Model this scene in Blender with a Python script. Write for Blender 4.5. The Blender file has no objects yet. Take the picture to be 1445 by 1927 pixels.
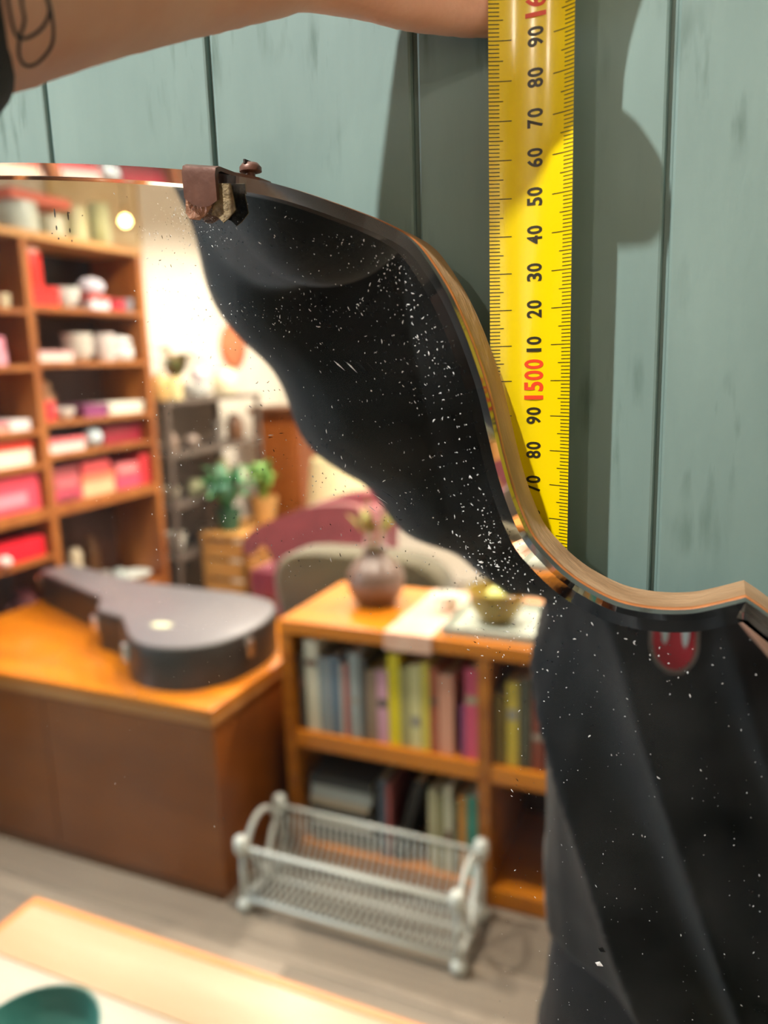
import bpy, bmesh, math, random
from mathutils import Vector, Matrix, noise
from mathutils.bvhtree import BVHTree

random.seed(7)
C = bpy.context.scene.collection
sc = bpy.context.scene

# ------------------------------------------------------------------ camera
# world: X right, Y towards the panelled wall, Z up (metres). Mirror face at y = 0, room on the -y side.
CAM = Vector((0.0, -0.197, 1.5065))
yaw, pitch, roll = (math.radians(a) for a in (23.7, 11.0, -1.77))
fwd = Vector((-math.sin(yaw)*math.cos(pitch), math.cos(yaw)*math.cos(pitch), -math.sin(pitch)))
rgt = Vector((math.cos(yaw), math.sin(yaw), 0.0)); upv = rgt.cross(fwd)
rgt, upv = math.cos(roll)*rgt + math.sin(roll)*upv, -math.sin(roll)*rgt + math.cos(roll)*upv
camd = bpy.data.cameras.new('camera'); cam = bpy.data.objects.new('camera', camd); C.objects.link(cam)
camd.sensor_fit = 'HORIZONTAL'; camd.sensor_width = 36.0; camd.lens = 1447.0/1445.0*36.0
camd.clip_start = 0.01; camd.clip_end = 50
CM = Matrix((rgt, upv, -fwd)).transposed().to_4x4(); CM.translation = CAM
cam.matrix_world = CM
camd.dof.use_dof = True; camd.dof.focus_distance = 0.228; camd.dof.aperture_fstop = 10.5
sc.camera = cam

# ------------------------------------------------------------------ world, exposure, large lights
w = bpy.data.worlds.new('world'); sc.world = w; w.use_nodes = True
w.node_tree.nodes['Background'].inputs[0].default_value = (0.9, 0.95, 1.0, 1)
w.node_tree.nodes['Background'].inputs[1].default_value = 0.05
sc.view_settings.view_transform = 'Standard'; sc.view_settings.look = 'None'
sc.view_settings.gamma = 1.0; sc.view_settings.use_curve_mapping = False
sc.view_settings.exposure = 0.45
sc.cycles.caustics_reflective = False; sc.cycles.caustics_refractive = False
KEY_POS = Vector((-0.40, -0.515, 2.60)); KEY_W = 98.0
ROOM_W = 115.0
WINDOW_W = 100.0

# ------------------------------------------------------------------ helpers
def lin(h):
    h = h.lstrip('#'); o = []
    for i in (0, 2, 4):
        c = int(h[i:i+2], 16)/255.0
        o.append(c/12.92 if c <= .04045 else ((c+.055)/1.055)**2.4)
    return (*o, 1.0)

_m = {}
def mat(name, col, rough=.5, metal=0.0, col2=None, scale=6.0, stretch=(1, 1, 1), bump=0.0, bscale=None, coat=0.0,
        detail=4.0, emit=0.0, rand=0.0, trans=0.0, lo=.35, hi=.65, sheen=0.0, spec=None):
    if name in _m: return _m[name]
    m = bpy.data.materials.new(name); m.use_nodes = True; _m[name] = m
    nt = m.node_tree; b = nt.nodes['Principled BSDF']
    b.inputs['Base Color'].default_value = lin(col); b.inputs['Roughness'].default_value = rough
    b.inputs['Metallic'].default_value = metal
    if coat: b.inputs['Coat Weight'].default_value = coat; b.inputs['Coat Roughness'].default_value = .12
    if trans: b.inputs['Transmission Weight'].default_value = trans
    if sheen: b.inputs['Sheen Weight'].default_value = sheen
    if spec is not None: b.inputs['Specular IOR Level'].default_value = spec
    if emit:
        b.inputs['Emission Color'].default_value = lin(col); b.inputs['Emission Strength'].default_value = emit
    tc = nt.nodes.new('ShaderNodeTexCoord'); mp = nt.nodes.new('ShaderNodeMapping')
    mp.inputs['Scale'].default_value = stretch
    nt.links.new(tc.outputs['Object'], mp.inputs['Vector'])
    n = nt.nodes.new('ShaderNodeTexNoise'); n.inputs['Scale'].default_value = scale; n.inputs['Detail'].default_value = detail
    nt.links.new(mp.outputs[0], n.inputs['Vector'])
    src = None
    if col2:
        r = nt.nodes.new('ShaderNodeValToRGB'); nt.links.new(n.outputs['Fac'], r.inputs[0])
        r.color_ramp.elements[0].position = lo; r.color_ramp.elements[1].position = hi
        r.color_ramp.elements[0].color = lin(col); r.color_ramp.elements[1].color = lin(col2)
        src = r.outputs[0]
    if rand:
        oi = nt.nodes.new('ShaderNodeObjectInfo'); mr = nt.nodes.new('ShaderNodeMapRange')
        mr.inputs[3].default_value = 1-rand; mr.inputs[4].default_value = 1+rand*.6
        nt.links.new(oi.outputs['Random'], mr.inputs[0])
        hs = nt.nodes.new('ShaderNodeHueSaturation'); nt.links.new(mr.outputs[0], hs.inputs['Value'])
        if src: nt.links.new(src, hs.inputs['Color'])
        else: hs.inputs['Color'].default_value = lin(col)
        src = hs.outputs[0]
    if src: nt.links.new(src, b.inputs['Base Color'])
    if bump:
        bp = nt.nodes.new('ShaderNodeBump'); bp.inputs['Strength'].default_value = bump; bp.inputs['Distance'].default_value = .002
        n2 = n
        if bscale:
            n2 = nt.nodes.new('ShaderNodeTexNoise'); n2.inputs['Scale'].default_value = bscale; n2.inputs['Detail'].default_value = 5
            nt.links.new(mp.outputs[0], n2.inputs['Vector'])
        nt.links.new(n2.outputs['Fac'], bp.inputs['Height']); nt.links.new(bp.outputs[0], b.inputs['Normal'])
    return m

def cm(h, rough=.45): return mat('paint_'+h.lstrip('#')+str(int(rough*100)), h, rough)

class MB:
    def __init__(s): s.v = []; s.f = []; s.mi = []; s.cur = 0
    def add(s, vs, fs):
        o = len(s.v); s.v += [tuple(p) for p in vs]
        for f in fs: s.f.append([i+o for i in f]); s.mi.append(s.cur)
        return s
    def box(s, x0, x1, y0, y1, z0, z1, c=0.0):
        x0, x1 = min(x0, x1), max(x0, x1); y0, y1 = min(y0, y1), max(y0, y1); z0, z1 = min(z0, z1), max(z0, z1)
        if c <= 0:
            return s.add([(x, y, z) for z in (z0, z1) for y in (y0, y1) for x in (x0, x1)],
                         [(0, 2, 3, 1), (4, 5, 7, 6), (0, 1, 5, 4), (2, 6, 7, 3), (0, 4, 6, 2), (1, 3, 7, 5)])
        bm = bmesh.new(); bmesh.ops.create_cube(bm, size=1.0)
        for v in bm.verts: v.co = Vector(((x0+x1)/2+v.co.x*(x1-x0), (y0+y1)/2+v.co.y*(y1-y0), (z0+z1)/2+v.co.z*(z1-z0)))
        bmesh.ops.bevel(bm, geom=bm.edges[:], offset=c, segments=2, affect='EDGES', profile=.6)
        bm.verts.index_update()
        s.add([v.co.copy() for v in bm.verts], [[v.index for v in f.verts] for f in bm.faces]); bm.free(); return s
    def lathe(s, prof, cx=0, cy=0, z0=0, n=20, sx=1, sy=1):
        vs = []; fs = []; k = len(prof)
        for r, z in prof:
            for i in range(n):
                a = 2*math.pi*i/n; vs.append((cx+max(r, 1e-5)*sx*math.cos(a), cy+max(r, 1e-5)*sy*math.sin(a), z0+z))
        for j in range(k-1):
            for i in range(n): fs.append((j*n+i, j*n+(i+1) % n, (j+1)*n+(i+1) % n, (j+1)*n+i))
        fs.append(list(range(n))[::-1]); fs.append([(k-1)*n+i for i in range(n)])
        return s.add(vs, fs)
    def tube(s, pts, r, n=8, closed=False):
        pts = [Vector(p) for p in pts]; k = len(pts); rs = r if isinstance(r, (list, tuple)) else [r]*k
        t0 = (pts[1]-pts[0]).normalized(); up = Vector((0, 0, 1)) if abs(t0.z) < .9 else Vector((1, 0, 0))
        nn = (up - t0*up.dot(t0)).normalized(); vs = []; fs = []
        for i in range(k):
            if closed: t = (pts[(i+1) % k]-pts[i-1])
            else: t = pts[min(i+1, k-1)]-pts[max(i-1, 0)]
            t.normalize(); nn = (nn - t*nn.dot(t)).normalized(); bb = t.cross(nn)
            for j in range(n):
                a = 2*math.pi*j/n; vs.append(pts[i]+(nn*math.cos(a)+bb*math.sin(a))*rs[i])
        for i in range(k if closed else k-1):
            for j in range(n):
                i2 = (i+1) % k; fs.append((i*n+j, i*n+(j+1) % n, i2*n+(j+1) % n, i2*n+j))
        if not closed: fs.append(list(range(n))[::-1]); fs.append([(k-1)*n+j for j in range(n)])
        return s.add(vs, fs)
    def prism(s, poly, z0, z1, ch=0.0):
        """poly: (x,y) points; extruded in z, top edge optionally rounded by ch"""
        k = len(poly); rings = [(poly, z0)]
        if ch > 0:
            rings += [(poly, z1-ch), (inset(poly, ch*.3), z1-ch*.3), (inset(poly, ch), z1)]
        else: rings += [(poly, z1)]
        vs = [(x, y, z) for pl, z in rings for x, y in pl]; fs = []
        for r in range(len(rings)-1):
            for i in range(k): fs.append((r*k+i, r*k+(i+1) % k, (r+1)*k+(i+1) % k, (r+1)*k+i))
        fs.append(list(range(k))[::-1]); fs.append([(len(rings)-1)*k+i for i in range(k)])
        return s.add(vs, fs)
    def ball(s, c, r, n=12, m=8, sz=1.0):
        return s.lathe([(r*math.sin(math.pi*i/m), -r*sz*math.cos(math.pi*i/m)) for i in range(m+1)], c[0], c[1], c[2], n)

def area2(p): return sum(p[i][0]*p[(i+1) % len(p)][1]-p[(i+1) % len(p)][0]*p[i][1] for i in range(len(p)))
def inset(poly, d):
    k = len(poly); sg = 1 if area2(poly) > 0 else -1; out = []
    for i in range(k):
        a, b, c = Vector(poly[i-1]), Vector(poly[i]), Vector(poly[(i+1) % k])
        e1 = (b-a).normalized(); e2 = (c-b).normalized()
        n1 = Vector((-e1.y, e1.x))*sg; n2 = Vector((-e2.y, e2.x))*sg
        m = (n1+n2); m = m.normalized() if m.length > 1e-6 else n1
        q = b+m*d/max(.45, m.dot(n1)); out.append((q.x, q.y))
    return out

def spline(pts, per=8, closed=False):
    out = []; k = len(pts)
    for i in range(k if closed else k-1):
        g = (lambda j: Vector(pts[j % k])) if closed else (lambda j: Vector(pts[max(0, min(k-1, j))]))
        p0, p1, p2, p3 = g(i-1), g(i), g(i+1), g(i+2)
        for q in range(per):
            t = q/per
            out.append(.5*((2*p1)+(p2-p0)*t+(2*p0-5*p1+4*p2-p3)*t*t+(3*p1-p0-3*p2+p3)*t**3))
    if not closed: out.append(Vector(pts[-1]))
    return out

def obj(name, mb, m=None, parent=None, smooth=False, angle=None):
    if isinstance(mb, MB):
        me = bpy.data.meshes.new(name); me.from_pydata(mb.v, [], mb.f); me.update()
        bm = bmesh.new(); bm.from_mesh(me); bmesh.ops.recalc_face_normals(bm, faces=bm.faces[:]); bm.to_mesh(me); bm.free()
        if isinstance(m, (list, tuple)): 
            for i, p in enumerate(me.polygons): p.material_index = mb.mi[i]
    else: me = mb
    for mm in (m if isinstance(m, (list, tuple)) else [m]):
        if mm: me.materials.append(mm)
    if smooth:
        for p in me.polygons: p.use_smooth = True
        if angle is not None:
            try: me.set_sharp_from_angle(angle=math.radians(angle))
            except Exception: pass
    o = bpy.data.objects.new(name, me); C.objects.link(o)
    if parent is not None: o.parent = parent
    return o

def tag(o, label=None, cat=None, group=None, kind=None):
    if label: o['label'] = label
    if cat: o['category'] = cat
    if group: o['group'] = group
    if kind: o['kind'] = kind
    return o
def thing(name, label, cat, loc=(0, 0, 0), rz=0.0, group=None):
    o = bpy.data.objects.new(name, None); C.objects.link(o); o.location = loc; o.rotation_euler = (0, 0, rz)
    o.empty_display_size = .05
    return tag(o, label, cat, group)
def link_copy(o, parent=None, loc=None):
    c = o.copy(); C.objects.link(c); c.parent = parent
    if loc is not None: c.location = loc
    return c

# digit shapes, taken once from the built-in font while the scene is still small
GLYPH = {}
for chh in '0123456789':
    cu = bpy.data.curves.new('digit', 'FONT'); cu.body = chh; cu.offset = .028; cu.resolution_u = 4
    o = bpy.data.objects.new('digit', cu); C.objects.link(o)
    me = bpy.data.meshes.new_from_object(o.evaluated_get(bpy.context.evaluated_depsgraph_get()))
    bpy.data.objects.remove(o); bpy.data.curves.remove(cu)
    xs = [v.co.x for v in me.vertices]; ys = [v.co.y for v in me.vertices]
    mx_, my_, wx_, wy_ = (min(xs)+max(xs))/2, (min(ys)+max(ys))/2, max(xs)-min(xs), max(ys)-min(ys)
    GLYPH[chh] = ([((v.co.x-mx_)/wx_, (v.co.y-my_)/wy_) for v in me.vertices], [list(p.vertices) for p in me.polygons], .42 if chh == '1' else 1.0)
    bpy.data.meshes.remove(me)

# ------------------------------------------------------------------ materials
M = {}
M['wall_paint'] = None
def wall_paint():
    m = bpy.data.materials.new('green_panel_paint'); m.use_nodes = True; nt = m.node_tree; b = nt.nodes['Principled BSDF']
    L = nt.links.new
    tc = nt.nodes.new('ShaderNodeNewGeometry')
    def ns(scale, st, det=5):
        mp = nt.nodes.new('ShaderNodeMapping'); mp.inputs['Scale'].default_value = st; L(tc.outputs['Position'], mp.inputs['Vector'])
        n = nt.nodes.new('ShaderNodeTexNoise'); n.inputs['Scale'].default_value = scale; n.inputs['Detail'].default_value = det
        L(mp.outputs[0], n.inputs['Vector']); return n.outputs['Fac']
    r = nt.nodes.new('ShaderNodeValToRGB'); L(ns(30, (1, 1, .25)), r.inputs[0])
    r.color_ramp.elements[0].position = .3; r.color_ramp.elements[0].color = lin('#6c8582')
    r.color_ramp.elements[1].position = .7; r.color_ramp.elements[1].color = lin('#7c9591')
    # dark vertical streaks and smudges rubbed into the paint
    s1 = nt.nodes.new('ShaderNodeValToRGB'); L(ns(160, (1, 1, .17), 6), s1.inputs[0])
    s1.color_ramp.elements[0].position = .54; s1.color_ramp.elements[1].position = .72
    s2 = nt.nodes.new('ShaderNodeValToRGB'); L(ns(22, (1, 1, 1), 2), s2.inputs[0])
    s2.color_ramp.elements[0].position = .47; s2.color_ramp.elements[1].position = .62
    mu = nt.nodes.new('ShaderNodeMath'); mu.operation = 'MULTIPLY'; L(s1.outputs[0], mu.inputs[0]); L(s2.outputs[0], mu.inputs[1])
    mx = nt.nodes.new('ShaderNodeMix'); mx.data_type = 'RGBA'; L(mu.outputs[0], mx.inputs[0]); L(r.outputs[0], mx.inputs[6])
    mx.inputs[7].default_value = lin('#4a635c')
    L(mx.outputs[2], b.inputs['Base Color'])
    b.inputs['Roughness'].default_value = .5; b.inputs['Specular IOR Level'].default_value = .45
    bp = nt.nodes.new('ShaderNodeBump'); bp.inputs['Strength'].default_value = .18; bp.inputs['Distance'].default_value = .0006
    L(ns(420, (1, 1, .22), 5), bp.inputs['Height']); L(bp.outputs[0], b.inputs['Normal'])
    return m
M['wall_paint'] = wall_paint()
M['white_wall'] = mat('white_plaster', '#e9e4da', .85, col2='#e2dccf', scale=3, bump=.1, bscale=40)
M['ceiling'] = mat('ceiling_white', '#e8e6e0', .9)
M['floor'] = mat('grey_vinyl_plank', '#776c62', .55, col2='#968a7b', scale=9, stretch=(.25, 2.2, 1), rand=.42)
M['floor_base'] = mat('floor_joint', '#5b544c', .8)
M['teak'] = mat('orange_teak', '#aa6614', .35, col2='#8c4d0e', scale=5, stretch=(.5, 5, 5), detail=6, coat=.25)
M['teak_top'] = mat('golden_teak_top', '#c67712', .3, col2='#b2650c', scale=4, stretch=(.5, 4, 4), detail=6, coat=.3)
M['teak_dark'] = mat('brown_teak_panel', '#864812', .4, col2='#733b0c', scale=3, stretch=(.7, 3, 2), detail=5, coat=.15)
M['shelf_wood'] = mat('shelf_teak', '#a3642c', .45, col2='#874a1c', scale=5, stretch=(3, 3, .6), detail=5)
M['shelf_back'] = mat('shelf_back_teak', '#4e2a16', .6, col2='#40200f', scale=4, stretch=(2, 2, .5))
M['case'] = mat('black_case_vinyl', '#2b2724', .42, bump=.25, scale=300)
M['case_sheen'] = mat('painted_vinyl_sheen', '#66646a', .34, bump=.15, scale=300)  # grazing sheen of the black vinyl, painted as grey
M['chrome'] = mat('chrome', '#d8d8d8', .2, 1.0)
M['white_plastic'] = mat('white_coated_wire', '#d5dad6', .35)
M['pale_wood'] = mat('pale_table_wood', '#b8a284', .35, col2='#ac906c', scale=4, stretch=(.5, 5, 5), coat=.3)
M['pale_wood2'] = mat('whitewashed_table_wood', '#bab0a4', .35, col2='#b0a394', scale=4, stretch=(.5, 5, 5), coat=.3)
M['skin'] = mat('skin', '#efbda2', .5, col2='#e4a88c', scale=35, bump=.12, bscale=300)
_b = M['skin'].node_tree.nodes['Principled BSDF']; _b.inputs['Subsurface Weight'].default_value = .12
_b.inputs['Subsurface Radius'].default_value = (1, .35, .2); _b.inputs['Subsurface Scale'].default_value = .004
M['knit'] = mat('black_jersey', '#111315', .95, col2='#16181b', scale=40, bump=.25, bscale=900, sheen=.12)
M['trouser'] = mat('dark_denim', '#101216', .9, col2='#14161b', scale=60)
M['hair'] = mat('brown_hair', '#2b1d14', .6, col2='#3a2718', scale=60, stretch=(4, 4, .5), bump=.5)
M['ink'] = mat('tattoo_ink', '#3c3c40', .6)

# ------------------------------------------------------------------ room shell
WY = .038            # face of the panelling
X0, X1 = -2.95, 1.35; YF = -4.7; HC = 2.72
wb = tag(obj('wall_back', MB().box(X0, X1, WY+.0024, WY+.10, 0, HC), M['wall_paint']), kind='structure')
tag(wb, label='green tongue and groove panelled wall')
PW = .0730; PX0 = -.2350
pl = MB()
g, d, cgap = PW/2-.00085, .0025, .0010
prof = [(-g, d), (-g, .0012), (-g+cgap*.35, .00035), (-g+cgap, 0), (g-cgap, 0), (g-cgap*.35, .00035), (g, .0012), (g, d)]
k = len(prof)
pl.add([(x, y, z) for z in (0.0, HC) for x, y in prof], [(i, i+1, k+i+1, k+i) for i in range(k-1)]+[list(range(k))[::-1], [k+i for i in range(k)]])
p0 = None
for i in range(-38, 23):
    xc = PX0+PW*(i+.5)
    if xc-PW/2 < X0 or xc+PW/2 > X1: continue
    if p0 is None: p0 = obj('plank', pl, M['wall_paint'], wb); p0.location = (xc, WY, 0)
    else: link_copy(p0, wb, (xc, WY, 0))
fl = tag(obj('floor', MB().box(X0, X1, YF, WY+.05, -.05, -.004), M['floor_base']), kind='structure')
fp = None; row = 0; y = YF+.02
while y < WY-.05:
    y2 = min(y+.18, WY); x = X0-random.uniform(.0, 1.0)
    while x < X1:
        a, b_ = max(x, X0), min(x+1.2, X1)
        if b_-a > .05:
            if fp is None: fp = obj('floor_plank', MB().box(-.5, .5, -.5, .5, -.004, 0), M['floor'], fl); o = fp
            else: o = link_copy(fp, fl)
            o.location = ((a+b_)/2, (y+y2)/2, 0); o.scale = (b_-a-.002, y2-y-.002, 1)
        x += 1.2
    y += .18
tag(obj('ceiling', MB().box(X0, X1, YF, WY+.10, HC, HC+.08), M['ceiling']), kind='structure')
tag(obj('wall_left', MB().box(X0-.1, X0, YF, -1.30, 0, HC).box(X0-.1, X0, -1.30, WY+.1, 0, .7).box(X0-.1, X0, -1.30, WY+.1, 2.3, HC).box(X0-.1, X0, -.10, WY+.1, .7, 2.3), M['white_wall']), kind='structure')
tag(obj('wall_far', MB().box(X0-.1, X1+.1, YF-.1, YF, 0, HC), M['white_wall']), kind='structure')
tag(obj('wall_right', MB().box(X1, X1+.1, YF, WY+.1, 0, HC), M['white_wall']), kind='structure')
# window in the left wall, next to the panelling
wf = tag(obj('window_1', MB().box(X0-.08, X0-.02, -1.30, -1.24, .7, 2.3).box(X0-.08, X0-.02, -.16, -.10, .7, 2.3)
         .box(X0-.08, X0-.02, -1.24, -.16, .7, .76).box(X0-.08, X0-.02, -1.24, -.16, 2.24, 2.3).box(X0-.07, X0-.03, -.72, -.68, .76, 2.24), cm('#d9dcd8', .4)), kind='structure')
gm = bpy.data.materials.new('window_glass'); gm.use_nodes = True; nt = gm.node_tree; nt.nodes.clear()
o_ = nt.nodes.new('ShaderNodeOutputMaterial'); tr = nt.nodes.new('ShaderNodeBsdfTransparent'); gl = nt.nodes.new('ShaderNodeBsdfGlossy'); gl.inputs[1].default_value = .02
mxs = nt.nodes.new('ShaderNodeMixShader'); mxs.inputs[0].default_value = .06
nt.links.new(tr.outputs[0], mxs.inputs[1]); nt.links.new(gl.outputs[0], mxs.inputs[2]); nt.links.new(mxs.outputs[0], o_.inputs[0])
obj('pane', MB().box(X0-.052, X0-.048, -1.24, -.72, .76, 2.24), gm, wf); obj('pane', MB().box(X0-.052, X0-.048, -.68, -.16, .76, 2.24), gm, wf)
# daylight outside that window
ld = bpy.data.lights.new('daylight', 'AREA'); ld.shape = 'RECTANGLE'; ld.size = 1.1; ld.size_y = 1.5; ld.energy = WINDOW_W; ld.color = (.72, .86, 1.0)
lo = bpy.data.objects.new('daylight', ld); C.objects.link(lo); lo.location = (X0-.12, -.70, 1.5); lo.rotation_euler = (0, math.radians(-90), 0)

# ------------------------------------------------------------------ ceiling lamps
spots = [(KEY_POS.x, KEY_POS.y, 'key'), (-1.9, -1.35, 'room'), (-.75, -1.30, 'room'), (-1.65, -2.45, 'room'), (-.6, -2.5, 'room'), (-2.0, -3.7, 'room'), (-.7, -3.8, 'room'), (.5, -2.6, 'room')]
names = ['above the mirror wall', 'above the guitar case', 'above the wire rack', 'before the red shelves', 'above the low bookcase', 'in the far left of the room', 'in the far middle of the room', 'on the right of the room']
for (x, y, kk), nm in zip(spots, names):
    t = thing('ceiling_spotlight', 'small white round spotlight on the ceiling '+nm, 'lamp', (x, y, HC), group='ceiling spotlights')
    obj('housing', MB().lathe([(.03, 0), (.03, -.02), (.045, -.02), (.045, -.095), (.040, -.095), (.034, -.07)], n=20), cm('#e8e8e6', .4), t, True, 40)
    obj('bulb', MB().lathe([(.001, -.071), (.02, -.072), (.032, -.0715), (.032, -.069)], n=16), mat('lamp_glow', '#ffe2b8', .5, emit=6.0), t)
    l = bpy.data.lights.new('spot_lamp', 'SPOT'); l.color = (1.0, .88, .73) if kk == 'room' else (1.0, .96, .90)
    l.energy = ROOM_W if kk == 'room' else KEY_W
    l.shadow_soft_size = .06 if kk == 'room' else .011
    l.spot_size = math.radians((98 if y > -2 else 150) if kk == 'room' else 33); l.spot_blend = .5 if kk == 'room' else 1.0
    o = bpy.data.objects.new('spot_lamp', l); C.objects.link(o); o.parent = t
    o.location = (0, 0, -.12)
    if kk == 'key':
        dv = Vector((-.19, WY, 1.66))-(Vector((x, y, HC))+Vector((0, 0, -.12)))
        o.rotation_euler = dv.to_track_quat('-Z', 'Y').to_euler()

# ------------------------------------------------------------------ the mirror
right = [(-.33, 1.5815), (-.29, 1.5805), (-.25, 1.5775), (-.216, 1.574), (-.179, 1.569), (-.149, 1.564), (-.132, 1.5605), (-.119, 1.557), (-.109, 1.5535), (-.099, 1.5495), (-.089, 1.5452),
         (-.081, 1.541), (-.0765, 1.5375), (-.0728, 1.5328), (-.0678, 1.525), (-.0635, 1.516), (-.060, 1.507), (-.0568, 1.497), (-.0532, 1.482),
         (-.0507, 1.473), (-.048, 1.4655), (-.0448, 1.459), (-.0402, 1.4538), (-.0358, 1.4498), (-.0302, 1.4462), (-.022, 1.4428), (-.0132, 1.4418), (-.005, 1.4425), (.001, 1.4443), (.008, 1.447)]
low = [(.008, 1.447), (.0145, 1.4425), (.030, 1.430), (.047, 1.408), (.057, 1.375), (.060, 1.32), (.055, 1.22), (.040, 1.11), (.010, 1.00), (-.05, .92), (-.14, .872), (-.24, .850), (-.33, .845)]
half = spline(right, 5)[:-1] + spline(low, 7)
half = [(p.x, p.y) for p in half]
AX = -.33
poly = half + [(2*AX-x, z) for x, z in half[-2:0:-1]]          # clockwise outline in X,Z
inner = inset(poly, .0044)
def loop_mb(rings):
    mb = MB(); k = len(poly)
    mb.add([(x, y, z) for pl_, y in rings for x, z in pl_], [])
    for r in range(len(rings)-1):
        mb.add([], [])
        for i in range(k): mb.f.append((r*k+i, r*k+(i+1) % k, (r+1)*k+(i+1) % k, (r+1)*k+i)); mb.mi.append(mb.cur)
    return mb
mir = thing('wall_mirror', 'large dusty frameless mirror with a curved outline on the green wall', 'mirror', (AX, 0, .845))
def atm(o): o.location = (-AX, 0, -.845); return o
def glass_material():
    m = bpy.data.materials.new('old_mirror_glass'); m.use_nodes = True; nt = m.node_tree; L = nt.links.new
    b = nt.nodes['Principled BSDF']; b.inputs['Roughness'].default_value = 0.0; b.inputs['IOR'].default_value = 1.48
    b.inputs['Transmission Weight'].default_value = 1.0; b.inputs['Base Color'].default_value = (.985, .995, .985, 1)
    df = nt.nodes.new('ShaderNodeBsdfDiffuse'); df.inputs[0].default_value = (.75, .78, .80, 1)      # thin film of dust
    tc = nt.nodes.new('ShaderNodeNewGeometry'); n = nt.nodes.new('ShaderNodeTexNoise'); n.inputs['Scale'].default_value = 28; n.inputs['Detail'].default_value = 6
    L(tc.outputs['Position'], n.inputs['Vector'])
    mr = nt.nodes.new('ShaderNodeMapRange'); mr.inputs[1].default_value = .35; mr.inputs[2].default_value = .75; mr.inputs[3].default_value = .002; mr.inputs[4].default_value = .022
    L(n.outputs['Fac'], mr.inputs[0])
    ms = nt.nodes.new('ShaderNodeMixShader'); L(mr.outputs[0], ms.inputs[0]); L(b.outputs[0], ms.inputs[1]); L(df.outputs[0], ms.inputs[2])
    L(ms.outputs[0], nt.nodes['Material Output'].inputs[0]); return m
GM = glass_material()
def face_out(o):       # all faces towards the room
    me = o.data; bm = bmesh.new(); bm.from_mesh(me)
    for f in bm.faces:
        if f.normal.y > 0: f.normal_flip()
    bm.to_mesh(me); bm.free(); return o
mb = MB(); mb.add([(x, 0, z) for x, z in inner], [list(range(len(inner)))])
face_out(atm(obj('mirror_glass', mb, GM, mir)))
face_out(atm(obj('bevelled_edge', loop_mb([(inner, 0.0), (poly, .0012)]), GM, mir)))
mb = MB(); mb.add([(x, .0050, z) for x, z in poly], [list(range(len(poly)))])
face_out(atm(obj('silvering', mb, mat('silvering', '#f4f4f2', 0.0, 1.0), mir)))
atm(obj('glass_rim', loop_mb([(poly, .0012), (poly, .0050)]), mat('glass_rim', '#6e716a', .12, .55, col2='#4d4f4b', scale=60), mir, True))
atm(obj('copper_backing', loop_mb([(poly, .0050), (inset(poly, -.0002), .0052), (inset(poly, -.0002), .0066), (poly, .0068)]), mat('copper_paint', '#b9733e', .45, .15, col2='#a3622f', scale=150), mir, True))
bk = loop_mb([(poly, .0068), (inset(poly, .0002), .0215)])
bk.f.append([len(poly)+i for i in range(len(poly))]); bk.mi.append(0)
atm(obj('backing_board', bk, mat('backing_wood', '#a98a68', .7, col2='#8b6c4b', scale=90, stretch=(.4, 1, .4), bump=.4, bscale=500), mir, True, 40))
# dust flecks, scratches
def inpoly(x, z, P):
    c = False; j = len(P)-1
    for i in range(len(P)):
        if (P[i][1] > z) != (P[j][1] > z) and x < (P[j][0]-P[i][0])*(z-P[i][1])/(P[j][1]-P[i][1])+P[i][0]: c = not c
        j = i
    return c
inn2 = inset(poly, .0058)[::3]
rng = random.Random(3); pts = []
rim = spline(right, 5); rim = [p for p in rim if p.x > -.15]
def put(x, z, s): 
    if inpoly(x, z, inn2): pts.append((x, z, s))
for _ in range(430):
    i = int(rng.triangular(0, len(rim)-1, len(rim)*.45)); p = rim[i]; q = rim[max(0, i-1)]; e = (rim[min(i+1, len(rim)-1)]-q).normalized()
    n_ = Vector((-e.y, e.x))*-1; dd = .0055+rng.expovariate(1/.010)
    if n_.x > 0 and n_.y > 0: n_ = -n_
    put(p.x+n_.x*dd, p.y+n_.y*dd, rng.uniform(.5, 1.0))
for _ in range(330): put(rng.uniform(-.17, -.05), rng.uniform(1.44, 1.555), rng.uniform(.5, 1.15))
for _ in range(70): put(-.054+rng.gauss(0, .0055), 1.4545+rng.gauss(0, .005), rng.uniform(.6, 1.3))
for _ in range(60): put(-.045+rng.gauss(0, .010), 1.432+rng.gauss(0, .012), rng.uniform(.4, .9))
for _ in range(170): put(rng.uniform(-.055, .02), rng.uniform(1.30, 1.44), rng.uniform(.35, .8))
for _ in range(180): put(-.145+rng.gauss(0, .008), 1.549+rng.gauss(0, .004), rng.uniform(.3, .7))
for _ in range(55): put(-.120+rng.gauss(0, .016), 1.5215+rng.gauss(0, .0025)-(.0), rng.uniform(.5, 1.0))
for _ in range(420): put(rng.uniform(-.70, .05), rng.uniform(.86, 1.575), rng.uniform(.3, .8))
for _ in range(100): put(rng.uniform(-.20, -.10), rng.uniform(1.40, 1.56), rng.uniform(.25, .6))
dm = MB()
for x, z, s in pts:
    ln = s*.00027*rng.choice((1, 1, 1, 1.1, 1.5, 2.4)); wd = s*.00019*rng.uniform(.6, 1.0); a = rng.uniform(0, math.pi) if rng.random() < .5 else rng.gauss(2.1, .4)
    ca, sa = math.cos(a), math.sin(a); bend = rng.uniform(-.5, .5)*wd*2
    P = [(-ln, 0), (-.3*ln, -wd+bend), (.4*ln, -wd*.8+bend), (ln, 0), (.3*ln, wd+bend), (-.4*ln, wd*.8+bend)]
    v = [(x+u*ca-q*sa, -.00002, z+u*sa+q*ca) for u, q in P]+[(x+bend*-sa, -.00016*s, z+bend*ca)]
    dm.add(v, [(i, (i+1) % 6, 6) for i in range(6)])
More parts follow.
